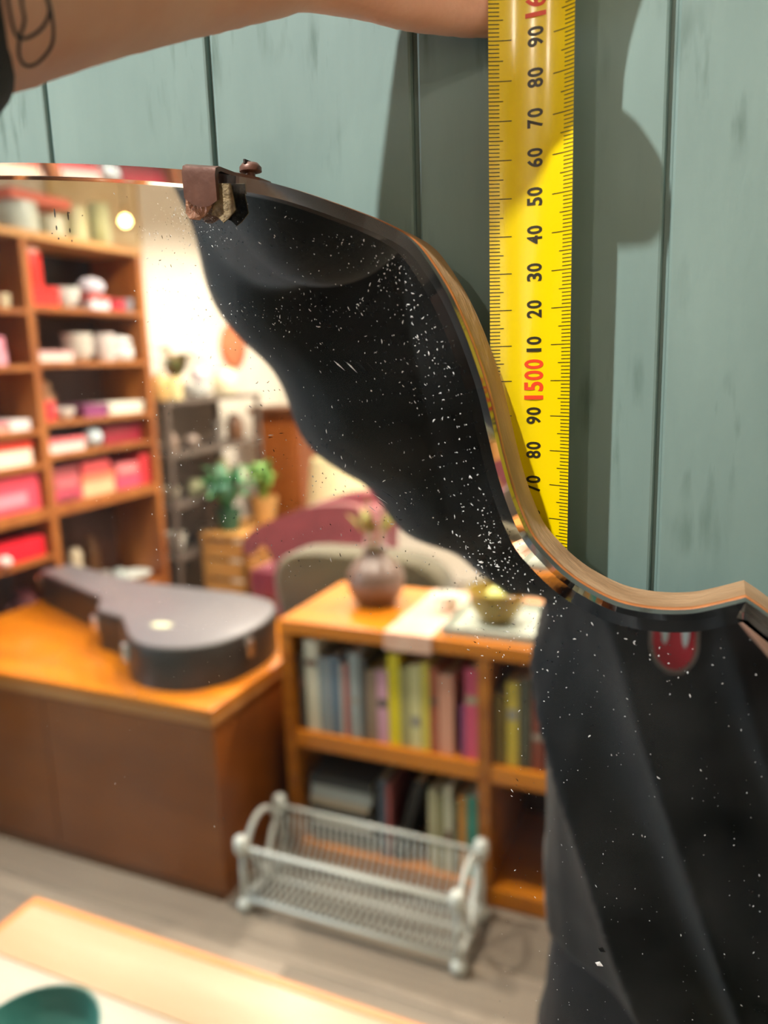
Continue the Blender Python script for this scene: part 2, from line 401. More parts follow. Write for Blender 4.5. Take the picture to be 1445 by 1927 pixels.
for (x, z, dx, dz, wd) in ((-.1005, 1.5075, .0035, -.0030, .00022), (-.0965, 1.5070, .0033, -.0032, .00022), (-.090, 1.470, .005, -.003, .00012), (-.0915, 1.4665, .003, -.0022, .00012),
                           (-.1275, 1.4848, .002, .0003, .00014), (-.1235, 1.4862, .002, .0001, .00014), (-.0250, 1.3370, .0022, -.0008, .0009)):
    v = Vector((dx, 0, dz)); nrm = Vector((-dz, 0, dx)).normalized()*wd; p = Vector((x, -.00003, z))
    dm.add([p-nrm*.3, p+v*.4-nrm, p+v, p+v*.4+nrm, p+v*.4+Vector((0, -.00015, 0))], [(0, 1, 4), (1, 2, 4), (2, 3, 4), (3, 0, 4)])
tag(atm(obj('dust', dm, mat('pale_dust', '#d9dcdc', .9), mir)), kind='stuff', label='white dust flecks and scratches on the mirror')
bs = MB()
for (x, z, h_) in ((-.1980, 1.5565, .0030), (-.1979, 1.5520, .0016), (-.1975, 1.5487, .0007), (-.2, 1.5505, .0004), (-.192, 1.556, .0004)):
    bs.lathe([(.00032, -.00008), (.00025, .00002)], 0, 0, 0, 8)
    nv = 16
    for i in range(len(bs.v)-nv, len(bs.v)):
        vx, vy, vz = bs.v[i]; bs.v[i] = (x+vx, vz-.00001, z-vy/.00032*h_/2)
tag(atm(obj('lost_silver_mark', bs, cm('#1c1a18', .6), mir)), kind='stuff', label='short black vertical marks of lost silvering')

# brown metal clip on the mirror's top edge
clip = thing('mirror_clip', 'brown metal clip with a screw holding the top edge of the mirror', 'clip', (-.1405, .01, 1.563))
bz = mat('brown_bronze', '#6b4a3c', .42, .35, col2='#5a3b2f', scale=140, bump=.2)
def atc(o): o.location = (.1405, -.01, -1.563); return o
xa, xb = -.1458, -.1345
prof = [(-.0009, 1.5545), (-.0022, 1.5539), (-.0024, 1.5622), (-.0018, 1.5640), (.0000, 1.5648), (.024, 1.5646), (.0370, 1.5646), (.0370, 1.5634), (.024, 1.5634), (.0006, 1.5636), (-.0006, 1.5630), (-.0009, 1.5616)]
mb = MB(); k = len(prof)
def clipz(x, y, z): return (x, y, z-(x-xa)*.17)
segs = 4
for s_ in range(segs+1):
    f = s_/segs; x = xa+(xb-xa)*f; rd = .0012*(1-math.sin(math.pi*min(1, max(0, f)))**.5)
    mb.add([clipz(x, y, z+(rd if i in (0, 1) else 0)-(.0009*math.sin(math.pi*f) if i in (0, 1) else 0)) for i, (y, z) in enumerate(prof)], [])
for s_ in range(segs):
    for i in range(k): mb.f.append((s_*k+i, s_*k+(i+1) % k, (s_+1)*k+(i+1) % k, (s_+1)*k+i)); mb.mi.append(0)
mb.f.append(list(range(k))[::-1]); mb.mi.append(0); mb.f.append([segs*k+i for i in range(k)]); mb.mi.append(0)
atc(obj('hook', mb, bz, clip, True, 35))
# wider foot plate of the clip towards the wall
mb = MB(); poly2 = [(-.1400, .0085), (-.1350, .0105), (-.1315, .0165), (-.1315, .0230), (-.1350, .0300), (-.1455, .0300), (-.1455, .0085)]
mb.prism(poly2, 0, .0011)
mb.v = [(x, y, z+1.5640-(x-xa)*.17) for x, y, z in mb.v]
atc(obj('foot_plate', mb, bz, clip))
scw = atc(obj('screw', MB().lathe([(.0014, -.002), (.0014, .0002), (.0034, .0006), (.0034, .0018), (.0024, .0030), (.0003, .0034)], -.1345, .0165, 1.5640, 16), bz, clip, True, 40))
sl = obj('slot', MB().box(-.1348, -.1342, .0132, .0198, 1.5664, 1.5676), cm('#2c1f19', .7), scw)
# hook's mirror reflection built as a solid copper-toned piece; cloth tab under the clip
DZ = .0022; mb = MB(); tp = [(-.1462, 1.5535), (-.1372, 1.5528), (-.1378, 1.5500), (-.1398, 1.5480), (-.1425, 1.5468), (-.1452, 1.5472), (-.1464, 1.5490)]
mb.prism([(x, z+DZ) for x, z in tp], 0, .0005); mb.v = [(x, -.0008+zz+.0004*math.sin(x*4000), z) for x, z, zz in mb.v]
atc(obj('hook_reflection', mb, mat('hook_reflection_copper', '#b98e74', .4, .4, col2='#94694f', scale=260, bump=.6), clip))
DZ = .0028; mb = MB(); tp = [(-.1378, 1.5555), (-.1320, 1.5550), (-.1312, 1.5505), (-.1308, 1.5478), (-.1335, 1.5455), (-.1352, 1.5447), (-.1368, 1.5462), (-.1392, 1.5472), (-.1380, 1.5500)]
mb.prism([(x+.0012, z+DZ) for x, z in tp], 0, .0004); mb.v = [(x, -.0005+zz, z) for x, z, zz in mb.v]
atc(obj('cloth_tab', mb, mat('ochre_cloth', '#8d7c5a', .9, col2='#6f6045', scale=700, bump=.5), clip))

# ------------------------------------------------------------------ the steel tape
TX = -.0503
def tape_y(z):       # centre line: leans out from the wall towards the hand
    t = min(1, max(0, (z-1.47)/.13)); t = t*t*(3-2*t)
    t2 = min(1, max(0, (z-1.60)/.08))
    return .0264-.0008*t-.0140*t2*t2*(3-2*t2)
TW = .0114
def tape_pt(u, z, off=0.0):     # u in -1..1 across; the printed side is hollow and faces the room
    sag = .0033
    return (TX+u*TW, tape_y(z)-sag*(u*u)*.9+.0-off, z)
tape = thing('tape_measure', 'yellow steel tape measure blade hanging beside the mirror edge', 'tape measure', (TX, .027, 0))
def att(o): o.location = (-TX, -.027, 0); return o
mb = MB(); NU = 16; zs = [0, .4, .8, 1.2]+[1.40+.01*i for i in range(34)]
for side in (0, 1):
    for z in zs:
        for i in range(NU+1): mb.v.append(tape_pt(-1+2*i/NU, z, 0 if side == 0 else -.00018))
nz = len(zs); o2 = nz*(NU+1)
for j in range(nz-1):
    for i in range(NU):
        a = j*(NU+1)+i; q = (a, a+1, a+NU+2, a+NU+1)
        mb.f.append(q); mb.mi.append(0); mb.f.append(tuple(o2+v for v in q[::-1])); mb.mi.append(0)
    for a in (j*(NU+1), j*(NU+1)+NU): mb.f.append((a, a+NU+1, o2+a+NU+1, o2+a)); mb.mi.append(0)
yel = mat('tape_yellow', '#f0d400', .26, coat=.6, col2='#ead000', scale=20)
blade = att(obj('blade', mb, yel, tape, True, 60))
tk = MB(); inkm = mat('tape_black', '#2a2610', .4)
for mm in range(1300, 1721):
    z = mm/1000
    ln = .51 if mm % 10 == 0 else (.32 if mm % 5 == 0 else .235)
    for sd in (-1, 1):
        hw = .00012
        us = [sd*(1-ln*q/4) for q in range(5)]
        vs = [tape_pt(u, z+h_, .00006) for u in us for h_ in (-hw, hw)]
        tk.add(vs, [(2*q, 2*q+1, 2*q+3, 2*q+2) for q in range(4)])
tag(att(obj('tick_marks', tk, inkm, tape)), kind='stuff')
redm = mat('tape_red', '#e2431a', .4)
for mm in range(1300, 1701, 10):
    big = mm % 100 == 0
    st_ = str(mm) if big else str(mm % 100)
    dw, H_ = (.00315, .0056) if big else (.00262, .0043)
    tm = MB(); n_ = len(st_)
    for q, chh in enumerate(st_):
        gv, gf, gw = GLYPH[chh]; c0 = (q-(n_-1)/2)*dw
        vs = []
        for vx, vy in gv:
            zz = mm/1000+c0+vx*dw*.86*gw; xx = TX+.0007-vy*H_
            vs.append(tape_pt((xx-TX)/TW, zz, .00008))
        tm.add(vs, gf)
    att(obj('number', tm, redm if big else inkm, tape))

# ------------------------------------------------------------------ person (photographer)
def remesh(mb, voxel, name, smooth=6):
    me = bpy.data.meshes.new(name); me.from_pydata(mb.v, [], mb.f); me.update()
    bm = bmesh.new(); bm.from_mesh(me); bmesh.ops.recalc_face_normals(bm, faces=bm.faces[:]); bm.to_mesh(me); bm.free()
    o = bpy.data.objects.new('tmp', me); C.objects.link(o)
    r = o.modifiers.new('r', 'REMESH'); r.mode = 'VOXEL'; r.voxel_size = voxel
    s_ = o.modifiers.new('s', 'SMOOTH'); s_.factor = .5; s_.iterations = smooth
    dg = bpy.context.evaluated_depsgraph_get(); out = bpy.data.meshes.new_from_object(o.evaluated_get(dg)); out.name = name
    bpy.data.objects.remove(o); bpy.data.meshes.remove(me)
    return out
def limb(mb, pts, n=14, caps=True):
    """pts: (pos, radius); a tapering closed tube with round ends"""
    P = [Vector(p) for p, r in pts]; Rr = [r for p, r in pts]
    a = (P[0]-P[1]).normalized(); b_ = (P[-1]-P[-2]).normalized(); pp = []; rr = []
    for q in (80, 55, 30): pp.append(P[0]+a*Rr[0]*math.sin(math.radians(q))); rr.append(Rr[0]*math.cos(math.radians(q)))
    pp += P; rr += Rr
    for q in (30, 55, 80): pp.append(P[-1]+b_*Rr[-1]*math.sin(math.radians(q))); rr.append(Rr[-1]*math.cos(math.radians(q)))
    mb.tube(pp, rr, n)
def loft(mb, rings, n=24):
    """rings: (cx,cy,cz,rx,ry)"""
    vs = []; fs = []; k = len(rings)
    for cx, cy, cz, rx, ry in rings:
        for i in range(n):
            a = 2*math.pi*i/n; ca, sa = math.cos(a), math.sin(a)
            vs.append((cx+rx*math.copysign(abs(ca)**.85, ca), cy+ry*math.copysign(abs(sa)**.85, sa), cz))
    for j in range(k-1):
        for i in range(n): fs.append((j*n+i, j*n+(i+1) % n, (j+1)*n+(i+1) % n, (j+1)*n+i))
    fs.append(list(range(n))[::-1]); fs.append([(k-1)*n+i for i in range(n)])
    mb.add(vs, fs)
PXC, PYC = .045, -.425
SHL, ELL, WRL = Vector((-.130, -.400, 1.425)), Vector((-.285, -.270, 1.645)), Vector((-.139, -.081, 1.587))
SHR, ELR, WRR = Vector((.225, -.400, 1.425)), Vector((.205, -.395, 1.165)), Vector((.036, -.247, 1.376))
per = thing('person', 'person in a black sweatshirt with a tattooed wrist holding up the tape', 'person', (PXC, PYC, 0))
def atp(o): o.location = (-PXC, -PYC, 0); return o
mb = MB()
loft(mb, [(PXC, PYC, z, rx, ry) for z, rx, ry in ((.86, .10, .08), (.90, .155, .10), (.98, .150, .10), (1.08, .125, .09), (1.2, .14, .10), (1.32, .155, .105), (1.40, .150, .09), (1.45, .10, .07), (1.48, .06, .06))])
limb(mb, [((PXC, PYC, 1.42), .06), ((PXC, PYC+.01, 1.50), .053), ((PXC, PYC+.025, 1.56), .055)])
# head: skull, jaw, chin, nose, ears
mb.lathe([(.074*math.sin(math.pi*i/14)**.9, -.098*math.cos(math.pi*i/14)) for i in range(15)], PXC, PYC+.005, 1.645, 24, 1.0, 1.22)
mb.lathe([(.058*math.sin(math.pi*i/12), -.075*math.cos(math.pi*i/12)) for i in range(13)], PXC, PYC+.040, 1.590, 20, 1.0, .95)
limb(mb, [((PXC, PYC+.072, 1.548), .017), ((PXC, PYC+.076, 1.545), .015)])
limb(mb, [((PXC, PYC+.088, 1.640), .007), ((PXC, PYC+.106, 1.602), .012)])
for s in (-1, 1):
    limb(mb, [((PXC+s*.074, PYC+.008, 1.650), .010), ((PXC+s*.077, PYC+.004, 1.630), .013), ((PXC+s*.073, PYC+.012, 1.602), .008)])
    limb(mb, [((PXC+s*.010, PYC+.090, 1.570), .008), ((PXC-s*.010, PYC+.090, 1.570), .008)])
    limb(mb, [((PXC+s*.075, PYC, .93), .088), ((PXC+s*.085, PYC+.01, .50), .055), ((PXC+s*.09, PYC-.01, .35), .055), ((PXC+s*.09, PYC-.02, .09), .035)])
    limb(mb, [((PXC+s*.09, PYC-.05, .045), .036), ((PXC+s*.10, PYC+.06, .040), .038), ((PXC+s*.105, PYC+.15, .028), .026)])
# arms
limb(mb, [(SHL+Vector((.04, 0, .0)), .055), (SHL, .055), (SHL.lerp(ELL, .5), .046), (ELL, .040), (ELL.lerp(WRL, .35), .041), (ELL.lerp(WRL, .8), .030), (WRL, .0275)])
limb(mb, [(SHR-Vector((.04, 0, .0)), .055), (SHR, .055), (SHR.lerp(ELR, .5), .046), (ELR, .040), (ELR.lerp(WRR, .35), .041), (ELR.lerp(WRR, .8), .030), (WRR, .027)])
# left hand: wrist broadens into an upright palm, fingers close on the tape from behind, thumb from the front
def hand(mb, parts):
    for pts in parts: limb(mb, pts, 12)
hand(mb, [
    [(WRL, .0275), ((-.131, -.053, 1.600), .0260), ((-.123, -.031, 1.6055), .0220), ((-.111, -.010, 1.6075), .0150)],
    [(WRL+Vector((0, 0, .004)), .026), ((-.131, -.050, 1.614), .022), ((-.119, -.028, 1.622), .018), ((-.107, -.006, 1.626), .0135)],
    [(WRL+Vector((0, 0, .006)), .023), ((-.131, -.047, 1.626), .019), ((-.118, -.024, 1.638), .016), ((-.105, -.003, 1.643), .0130)],
    [(WRL+Vector((0, 0, .008)), .020), ((-.131, -.045, 1.634), .017), ((-.118, -.020, 1.650), .0145), ((-.102, .000, 1.657), .0120)],
    # index behind the tape
    [((-.113, -.014, 1.6095), .0130), ((-.104, -.002, 1.6070), .0105), ((-.092, .010, 1.6055), .0093), ((-.079, .0205, 1.6025), .0084), ((-.067, .0285, 1.6005), .0073), ((-.058, .0314, 1.5995), .0066), ((-.048, .0318, 1.5990), .0060)],
    [((-.107, -.006, 1.626), .0115), ((-.088, .0110, 1.629), .0095), ((-.066, .0220, 1.627), .0083), ((-.046, .0230, 1.622), .0076)],
    [((-.105, -.003, 1.643), .0110), ((-.088, .0110, 1.647), .0090), ((-.068, .0210, 1.645), .0080), ((-.050, .0220, 1.640), .0072)],
    [((-.102, .000, 1.657), .0100), ((-.088, .0120, 1.662), .0080), ((-.073, .0180, 1.660), .0072), ((-.060, .0180, 1.655), .0064)],
    # thumb over the front of the tape
    [((-.126, -.036, 1.620), .0170), ((-.117, -.032, 1.640), .0140), ((-.098, -.021, 1.654), .0112), ((-.074, -.008, 1.645), .0100), ((-.0495, .0025, 1.6215), .0085)],
])
# right hand behind the phone
def cp(x, y, z): return CAM+rgt*x+upv*y-fwd*z      # phone frame: right, up, behind the lens
hand(mb, [
    [(WRR, .0265), (cp(-.030, -.105, .050), .024), (cp(-.020, -.080, .040), .020)],
    [(WRR, .0250), (cp(-.008, -.110, .050), .022), (cp(.000, -.085, .042), .018)],
    [(cp(-.020, -.085, .036), .012), (cp(-.052, -.070, .026), .0095), (cp(-.0665, -.050, .012), .0085), (cp(-.062, -.040, -.001), .0075)],
    [(cp(-.020, -.095, .036), .012), (cp(-.052, -.088, .026), .0095), (cp(-.0665, -.072, .012), .0085), (cp(-.062, -.066, -.001), .0075)],
    [(cp(-.020, -.105, .036), .012), (cp(-.050, -.104, .026), .0090), (cp(-.0660, -.094, .012), .0080), (cp(-.062, -.090, -.001), .0070)],
    [(cp(-.020, -.112, .038), .011), (cp(-.046, -.118, .026), .0085), (cp(-.0645, -.112, .012), .0075), (cp(-.061, -.109, -.001), .0068)],
    [(cp(.004, -.100, .042), .015), (cp(.018, -.080, .030), .0125), (cp(.014, -.055, .0245), .0105), (cp(-.002, -.038, .0225), .0095)],
])
bme = remesh(mb, .0028, 'body', 5)
body = atp(obj('body', bme, M['skin'], per, True))
btree = BVHTree.FromPolygons([v.co.copy() for v in bme.vertices], [p.vertices[:] for p in bme.polygons])
# eyes
for s in (-1, 1):
    e = atp(obj('eye', MB().ball((PXC+s*.030, PYC+.079, 1.636), .0115, 14, 10), cm('#e8e4de', .2), per, True))
    obj('iris', MB().ball((PXC+s*.030, PYC+.0868, 1.636), .0052, 12, 8), cm('#4a3524', .2), e, True)
hb = MB(); hb.lathe([(.083*math.sin(math.pi*i/16)**.8, -.090*math.cos(math.pi*i/16)) for i in range(17)], PXC, PYC-.016, 1.668, 24, 1.0, 1.12)
limb(hb, [((PXC, PYC-.075, 1.66), .060), ((PXC, PYC-.085, 1.56), .058), ((PXC, PYC-.075, 1.49), .045)])
atp(obj('hair', remesh(hb, .005, 'hair', 4), M['hair'], per, True))
# tattoo loops on the forearm: ink lines laid on the skin
def ink(points, wd):
    mb = MB(); dirv = Vector((0, 0, 0)); out = []
    for px, py in points:
        d_ = (rgt*((px-722.5)/1447)-upv*((py-963.5)/1447)+fwd).normalized()
        h = btree.ray_cast(CAM, d_)
        if h[0] is None: return
        out.append(h[0]+h[1]*.0001)
    mb.tube(out, wd, 6); return mb
tt = []
for pts_, wd in (([(10, -40), (16, 10), (24, 50), (35, 70), (52, 70), (72, 58), (86, 40), (92, 18), (86, -10), (80, -40)], .00034),
                 ([(40, -40), (40, 5), (45, 38), (36, 72), (35, 100), (44, 120), (60, 122), (80, 108), (96, 85), (100, 60), (97, 30), (90, 0), (80, -30)], .00034)):
    mb = ink([(p.x, p.y) for p in spline(pts_, 8)], wd)
    if mb: obj('tattoo', mb, M['ink'], body)
# sweatshirt
sb = MB()
loft(sb, [(PXC, PYC, 1.00, .135, .105), (PXC, PYC+.004, 1.02, .160, .125), (PXC, PYC+.006, 1.08, .172, .135), (PXC, PYC+.004, 1.18, .178, .137), (PXC, PYC, 1.28, .172, .132), (PXC, PYC, 1.36, .170, .122), (PXC, PYC, 1.42, .160, .100), (PXC, PYC, 1.465, .095, .075), (PXC, PYC, 1.485, .072, .068)])
U = ELL-SHL
limb(sb, [(SHL+Vector((.05, 0, -.03)), .085), (SHL+Vector((-.01, 0, -.015)), .088), (SHL.lerp(ELL, .4)+Vector((-.014, 0, -.030)), .090), (SHL.lerp(ELL, .75)+Vector((-.012, 0, -.022)), .078), (ELL+Vector((-.002, 0, -.012)), .066)], 20)
limb(sb, [(ELL+Vector((-.002, 0, -.012)), .066), (ELL.lerp(WRL, .3)+Vector((0, 0, -.012)), .058), (ELL.lerp(WRL, .62)+Vector((0, 0, -.006)), .048), (ELL.lerp(WRL, .74), .045)], 20)
limb(sb, [(ELL.lerp(WRL, .66)+Vector((0, 0, -.004)), .045), (ELL.lerp(WRL, .884)+Vector((-.001, 0, -.011)), .0435)], 20)
limb(sb, [(SHR-Vector((.05, 0, .03)), .085), (SHR+Vector((.0, 0, -.02)), .080), (SHR.lerp(ELR, .5), .072), (ELR, .064)], 20)
limb(sb, [(ELR, .064), (ELR.lerp(WRR, .3), .055), (ELR.lerp(WRR, .46), .048)], 20)
sme = remesh(sb, .0055, 'sweatshirt', 8)
sme.update()
def fold(p, nrm):
    wv = noise.noise(Vector((p.x*4, p.y*4, p.z*2.5)))
    # long diagonal creases of the loose jersey, running from the armpit down across the belly
    tt_ = max(0.0, min(1.0, (1.38-p.z)/.12))
    u = p.x*.90+p.z*.38+wv*.035
    h = tt_*.017*(1-2*abs(math.sin(u*42))**.8)*(.65+.5*noise.noise(Vector((p.x*6+3, p.y*2, p.z*4))))
    ax = (ELL-SHL).normalized(); t = (p-SHL).dot(ax)
    h += (1-tt_)*.0055*math.sin((t+wv*.05+p.z*.25)*52)
    h += .004*noise.noise(p*9)
    return h
nrms = [v.normal.copy() for v in sme.vertices]
for v, nv_ in zip(sme.vertices, nrms):
    p = v.co.copy()
    near = min(1.0, max(0.0, ((p-WRL).length-.05)/.08))
    v.co = p+nv_*fold(p, nv_)*(.25+.75*near)
sw = atp(obj('sweatshirt', sme, M['knit'], per, True)); sw['label'] = 'loose black jersey sweatshirt with long diagonal creases'
sme.update()
stree = BVHTree.FromPolygons([v.co.copy() for v in sme.vertices], [p.vertices[:] for p in sme.polygons])
def on_sweat(x, z, off=.0012):
    h = stree.ray_cast(Vector((x, 0, z)), Vector((0, -1, 0)))
    return (h[0]+Vector((0, off, 0))) if h[0] is not None else Vector((x, -.3, z))
def patch(pl_, off):
    cx = sum(p[0] for p in pl_)/len(pl_); cz = sum(p[1] for p in pl_)/len(pl_); mb = MB(); k = len(pl_)
    ringsn = 5
    vs = [on_sweat(cx, cz, off)]
    for r in range(1, ringsn+1):
        f = r/ringsn
        for x, z in pl_: vs.append(on_sweat(cx+(x-cx)*f, cz+(z-cz)*f, off))
    fs = [(0, 1+i, 1+(i+1) % k) for i in range(k)]
    for r in range(ringsn-1):
        for i in range(k): fs.append((1+r*k+i, 1+r*k+(i+1) % k, 1+(r+1)*k+(i+1) % k, 1+(r+1)*k+i))
    return mb.add(vs, fs)
EX, EZ = -.0205, 1.302            # tip region of the tongue emblem
def tongue(wd, ht, low=0):
    out = []
    for i in range(25):
        a = math.pi*(1+i/24); out.append((EX+wd*math.cos(a), EZ+ht*.42+(ht*.42+low)*math.sin(a)))
    out += [(EX+wd*.98, EZ+ht), (EX-wd*.98, EZ+ht)]
    return out
em = obj('emblem', patch(tongue(.0155, .046, .003), .0025), cm('#b9a3a0', .7), sw, True); em['label'] = 'red tongue emblem with pale outline and two white highlights'
obj('tongue', patch(tongue(.0130, .046), .0032), mat('emblem_red', '#ee2238', .6), em, True)
for dx in (-.0055, .0070):
    obj('highlight', patch([(EX+dx+.0024*math.cos(a), EZ+.0300+(.013 if math.sin(a) < 0 else .010)*math.sin(a)) for a in [2*math.pi*i/16 for i in range(16)]], .0039), cm('#ffffff', .6), em, True)
# trousers and shoes
tb = MB()
loft(tb, [(PXC, PYC, .85, .12, .09), (PXC, PYC, .90, .172, .118), (PXC, PYC, .98, .166, .116), (PXC, PYC, 1.05, .145, .105)])
for s in (-1, 1):
    limb(tb, [((PXC+s*.078, PYC, .90), .100), ((PXC+s*.087, PYC+.01, .50), .074), ((PXC+s*.09, PYC-.01, .35), .070), ((PXC+s*.09, PYC-.02, .13), .058)])
atp(obj('trousers', remesh(tb, .007, 'trousers', 5), M['trouser'], per, True))
for s in (-1, 1):
    hb = MB(); limb(hb, [((PXC+s*.09, PYC-.055, .046), .045), ((PXC+s*.10, PYC+.06, .046), .046), ((PXC+s*.105, PYC+.16, .036), .034)])
    hb.v = [(x, y, max(.001, z)) for x, y, z in hb.v]
    atp(obj('shoe', hb, cm('#26262a', .5), per, True))

# the phone the picture is taken with, just behind the lens
ph = tag(bpy.data.objects.new('smartphone', None), 'dark smartphone held in the right hand in front of the mirror', 'phone'); C.objects.link(ph)
ph.location = cp(-.0195, -.058, .0085)
ph.rotation_euler = Matrix((rgt, upv, -fwd)).transposed().to_euler()
obj('body', MB().box(-.0357, .0357, -.0735, .0735, -.0038, .0038, .0022), cm('#202226', .3), ph, True, 40)
obj('screen', MB().box(-.0335, .0335, -.0712, .0712, .0038, .0041), cm('#0b0c0e', .1), ph)

# ------------------------------------------------------------------ table in front of the mirror
tb_ = thing('table', 'pale wooden table with an orange edge below the mirror', 'table', (-.53, -.265, 0))
tx0, tx1, ty0, ty1, tz = -.892, -.165, -.508, -.030, .75
def rel(o, t): o.location = (-t.location.x, -t.location.y, -t.location.z); return o
nb = 5
for i in range(nb):
    ya = ty0+.012+(ty1-ty0-.024)*i/nb; yb = ty0+.012+(ty1-ty0-.024)*(i+1)/nb
    rel(obj('top_board', MB().box(tx0+.012, tx1-.012, ya+.0006, yb-.0006, tz-.022, tz, .0015), M['pale_wood2'] if i in (1, 3) else M['pale_wood'], tb_), tb_)
edg = mat('orange_edge', '#d98d4a', .4, col2='#c97a38', scale=8)
rel(obj('edge_band', MB().box(tx0, tx1, ty0, ty0+.012, tz-.024, tz, .002), edg, tb_), tb_)
rel(obj('edge_band', MB().box(tx0, tx1, ty1-.012, ty1, tz-.024, tz, .002), edg, tb_), tb_)
rel(obj('edge_band', MB().box(tx0, tx0+.012, ty0+.012, ty1-.012, tz-.024, tz, .002), edg, tb_), tb_)
rel(obj('edge_band', MB().box(tx1-.012, tx1, ty0+.012, ty1-.012, tz-.024, tz, .002), edg, tb_), tb_)
for x in (tx0+.06, tx1-.06):
    for y in (ty0+.06, ty1-.06): rel(obj('leg', MB().lathe([(.014, 0), (.024, tz-.024)], x, y, 0, 12), M['pale_wood'], tb_, True, 40), tb_)
bw = thing('bowl', 'teal ceramic bowl on the pale table', 'bowl', (-.650, -.290, tz))
obj('body', MB().lathe([(.030, 0), (.034, .004), (.062, .028), (.072, .052), (.0695, .0525), (.060, .030), (.032, .010), (.001, .008)], n=32), mat('teal_glaze', '#3f7f78', .3, col2='#4a8a82', scale=12), bw, True, 50)
obj('foot_ring', MB().lathe([(.031, -.0), (.033, .0), (.032, .005), (.030, .005)], n=24), cm('#2f5f5a', .4), bw, True, 50)

# ------------------------------------------------------------------ cabinet and guitar case
def R_(o, t): return rel(o, t)
cb = thing('sideboard', 'low brown teak sideboard with a golden top under the guitar case', 'sideboard', (-1.86, -1.74, 0))
cx0, cx1, cy0, cy1, ch = -2.515, -1.225, -2.12, -1.385, .595
R_(obj('carcass', MB().box(cx0+.012, cx1-.014, cy0+.01, cy1-.012, .0, ch-.05), M['teak_dark'], cb), cb)
R_(obj('top', MB().box(cx0, cx1, cy0, cy1, ch-.024, ch, .009), M['teak_top'], cb, True, 50), cb)
R_(obj('moulding', MB().box(cx0+.005, cx1-.004, cy0, cy1-.004, ch-.058, ch-.026, .012), mat('teak_moulding', '#bd8146', .35, col2='#a96d34', scale=5, stretch=(.5, 5, 5), coat=.3), cb, True, 50), cb)
for i in range(2):
    xa_, xb_ = cx0+.02+i*.635, cx0+.02+(i+1)*.635-.005
    R_(obj('back_panel', MB().box(xa_, xb_, cy1-.012, cy1-.008, .03, ch-.06), M['teak_dark'], cb), cb)
R_(obj('plinth', MB().box(cx0+.02, cx1-.02, cy1-.012, cy1-.006, 0, .028), cm('#5d3413', .5), cb), cb)

# guitar case: top view outline (x, y)
gc = thing('guitar_case', 'black guitar case with a painted grey sheen lying on the golden sideboard', 'guitar case', (-1.85, -1.75, ch))
body_pl = [(-2.478, 1.978), (-1.962, 1.768), (-1.868, 1.652), (-1.735, 1.622), (-1.612, 1.507), (-1.520, 1.450), (-1.416, 1.444), (-1.332, 1.488), (-1.278, 1.577), (-1.262, 1.715), (-1.295, 1.846), (-1.377, 1.935), (-1.516, 1.968), (-1.676, 1.972), (-1.816, 1.974), (-1.941, 1.980), (-2.052, 2.000), (-2.140, 2.022), (-2.430, 2.105)]
sm = []
cornr = {0, 1, 2, 3, 17, 18}
P_ = body_pl
for i in range(len(P_)):
    a = Vector(P_[i-1]); b_ = Vector(P_[i]); c_ = Vector(P_[(i+1) % len(P_)])
    if i in cornr:
        d1 = min(.02, (a-b_).length*.3); d2 = min(.02, (c_-b_).length*.3)
        q1 = b_+(a-b_).normalized()*d1; q2 = b_+(c_-b_).normalized()*d2
        for t in (0, .33, .67, 1): sm.append((1-t)**2*q1+2*t*(1-t)*b_+t*t*q2)
    else:
        p0_ = Vector(P_[i-1]); p3_ = Vector(P_[(i+2) % len(P_)]); sm.append(b_)
        if (i+1) % len(P_) not in cornr:
            for t in (.25, .5, .75): sm.append(.5*((2*b_)+(c_-p0_)*t+(2*p0_-5*b_+4*c_-p3_)*t*t+(3*b_-p0_-3*c_+p3_)*t**3))
out2 = [(p.x, -p.y) for p in sm]
R_(obj('shell', MB().prism(out2, ch, ch+.085, 0), M['case'], gc, True, 40), gc)
ld_ = R_(obj('lid', MB().prism(inset(out2, -.002), ch+.089, ch+.132, .006), M['case'], gc, True, 40), gc)
obj('top_panel', MB().prism(inset(out2, .006), ch+.1315, ch+.1340, .001), M['case_sheen'], ld_, True, 40)  # grey sheet added on the black lid in place of its sheen
R_(obj('rim_band', MB().prism(inset(out2, -.0015), ch+.085, ch+.089, 0), cm('#3a3430', .4), gc, True, 40), gc)
for (x, y) in ((-2.480, 1.985), (-1.880, 1.662), (-1.600, 1.492), (-1.268, 1.640), (-2.30, 2.075)):
    lt = R_(obj('latch', MB().box(x-.014, x+.014, -y-.010, -y+.012, ch+.055, ch+.112, .004), M['chrome'], gc), gc)
    obj('catch', MB().lathe([(.008, 0), (.008, .006), (.003, .009)], x, -y+.012, ch+.098, 10), M['chrome'], lt)
R_(obj('emblem', MB().prism([(-1.555+.035*math.cos(a), -1.60+.022*math.sin(a)) for a in [2*math.pi*i/20 for i in range(20)]], ch+.134, ch+.1352), mat('pale_gold', '#c9cfae', .4), gc), gc)

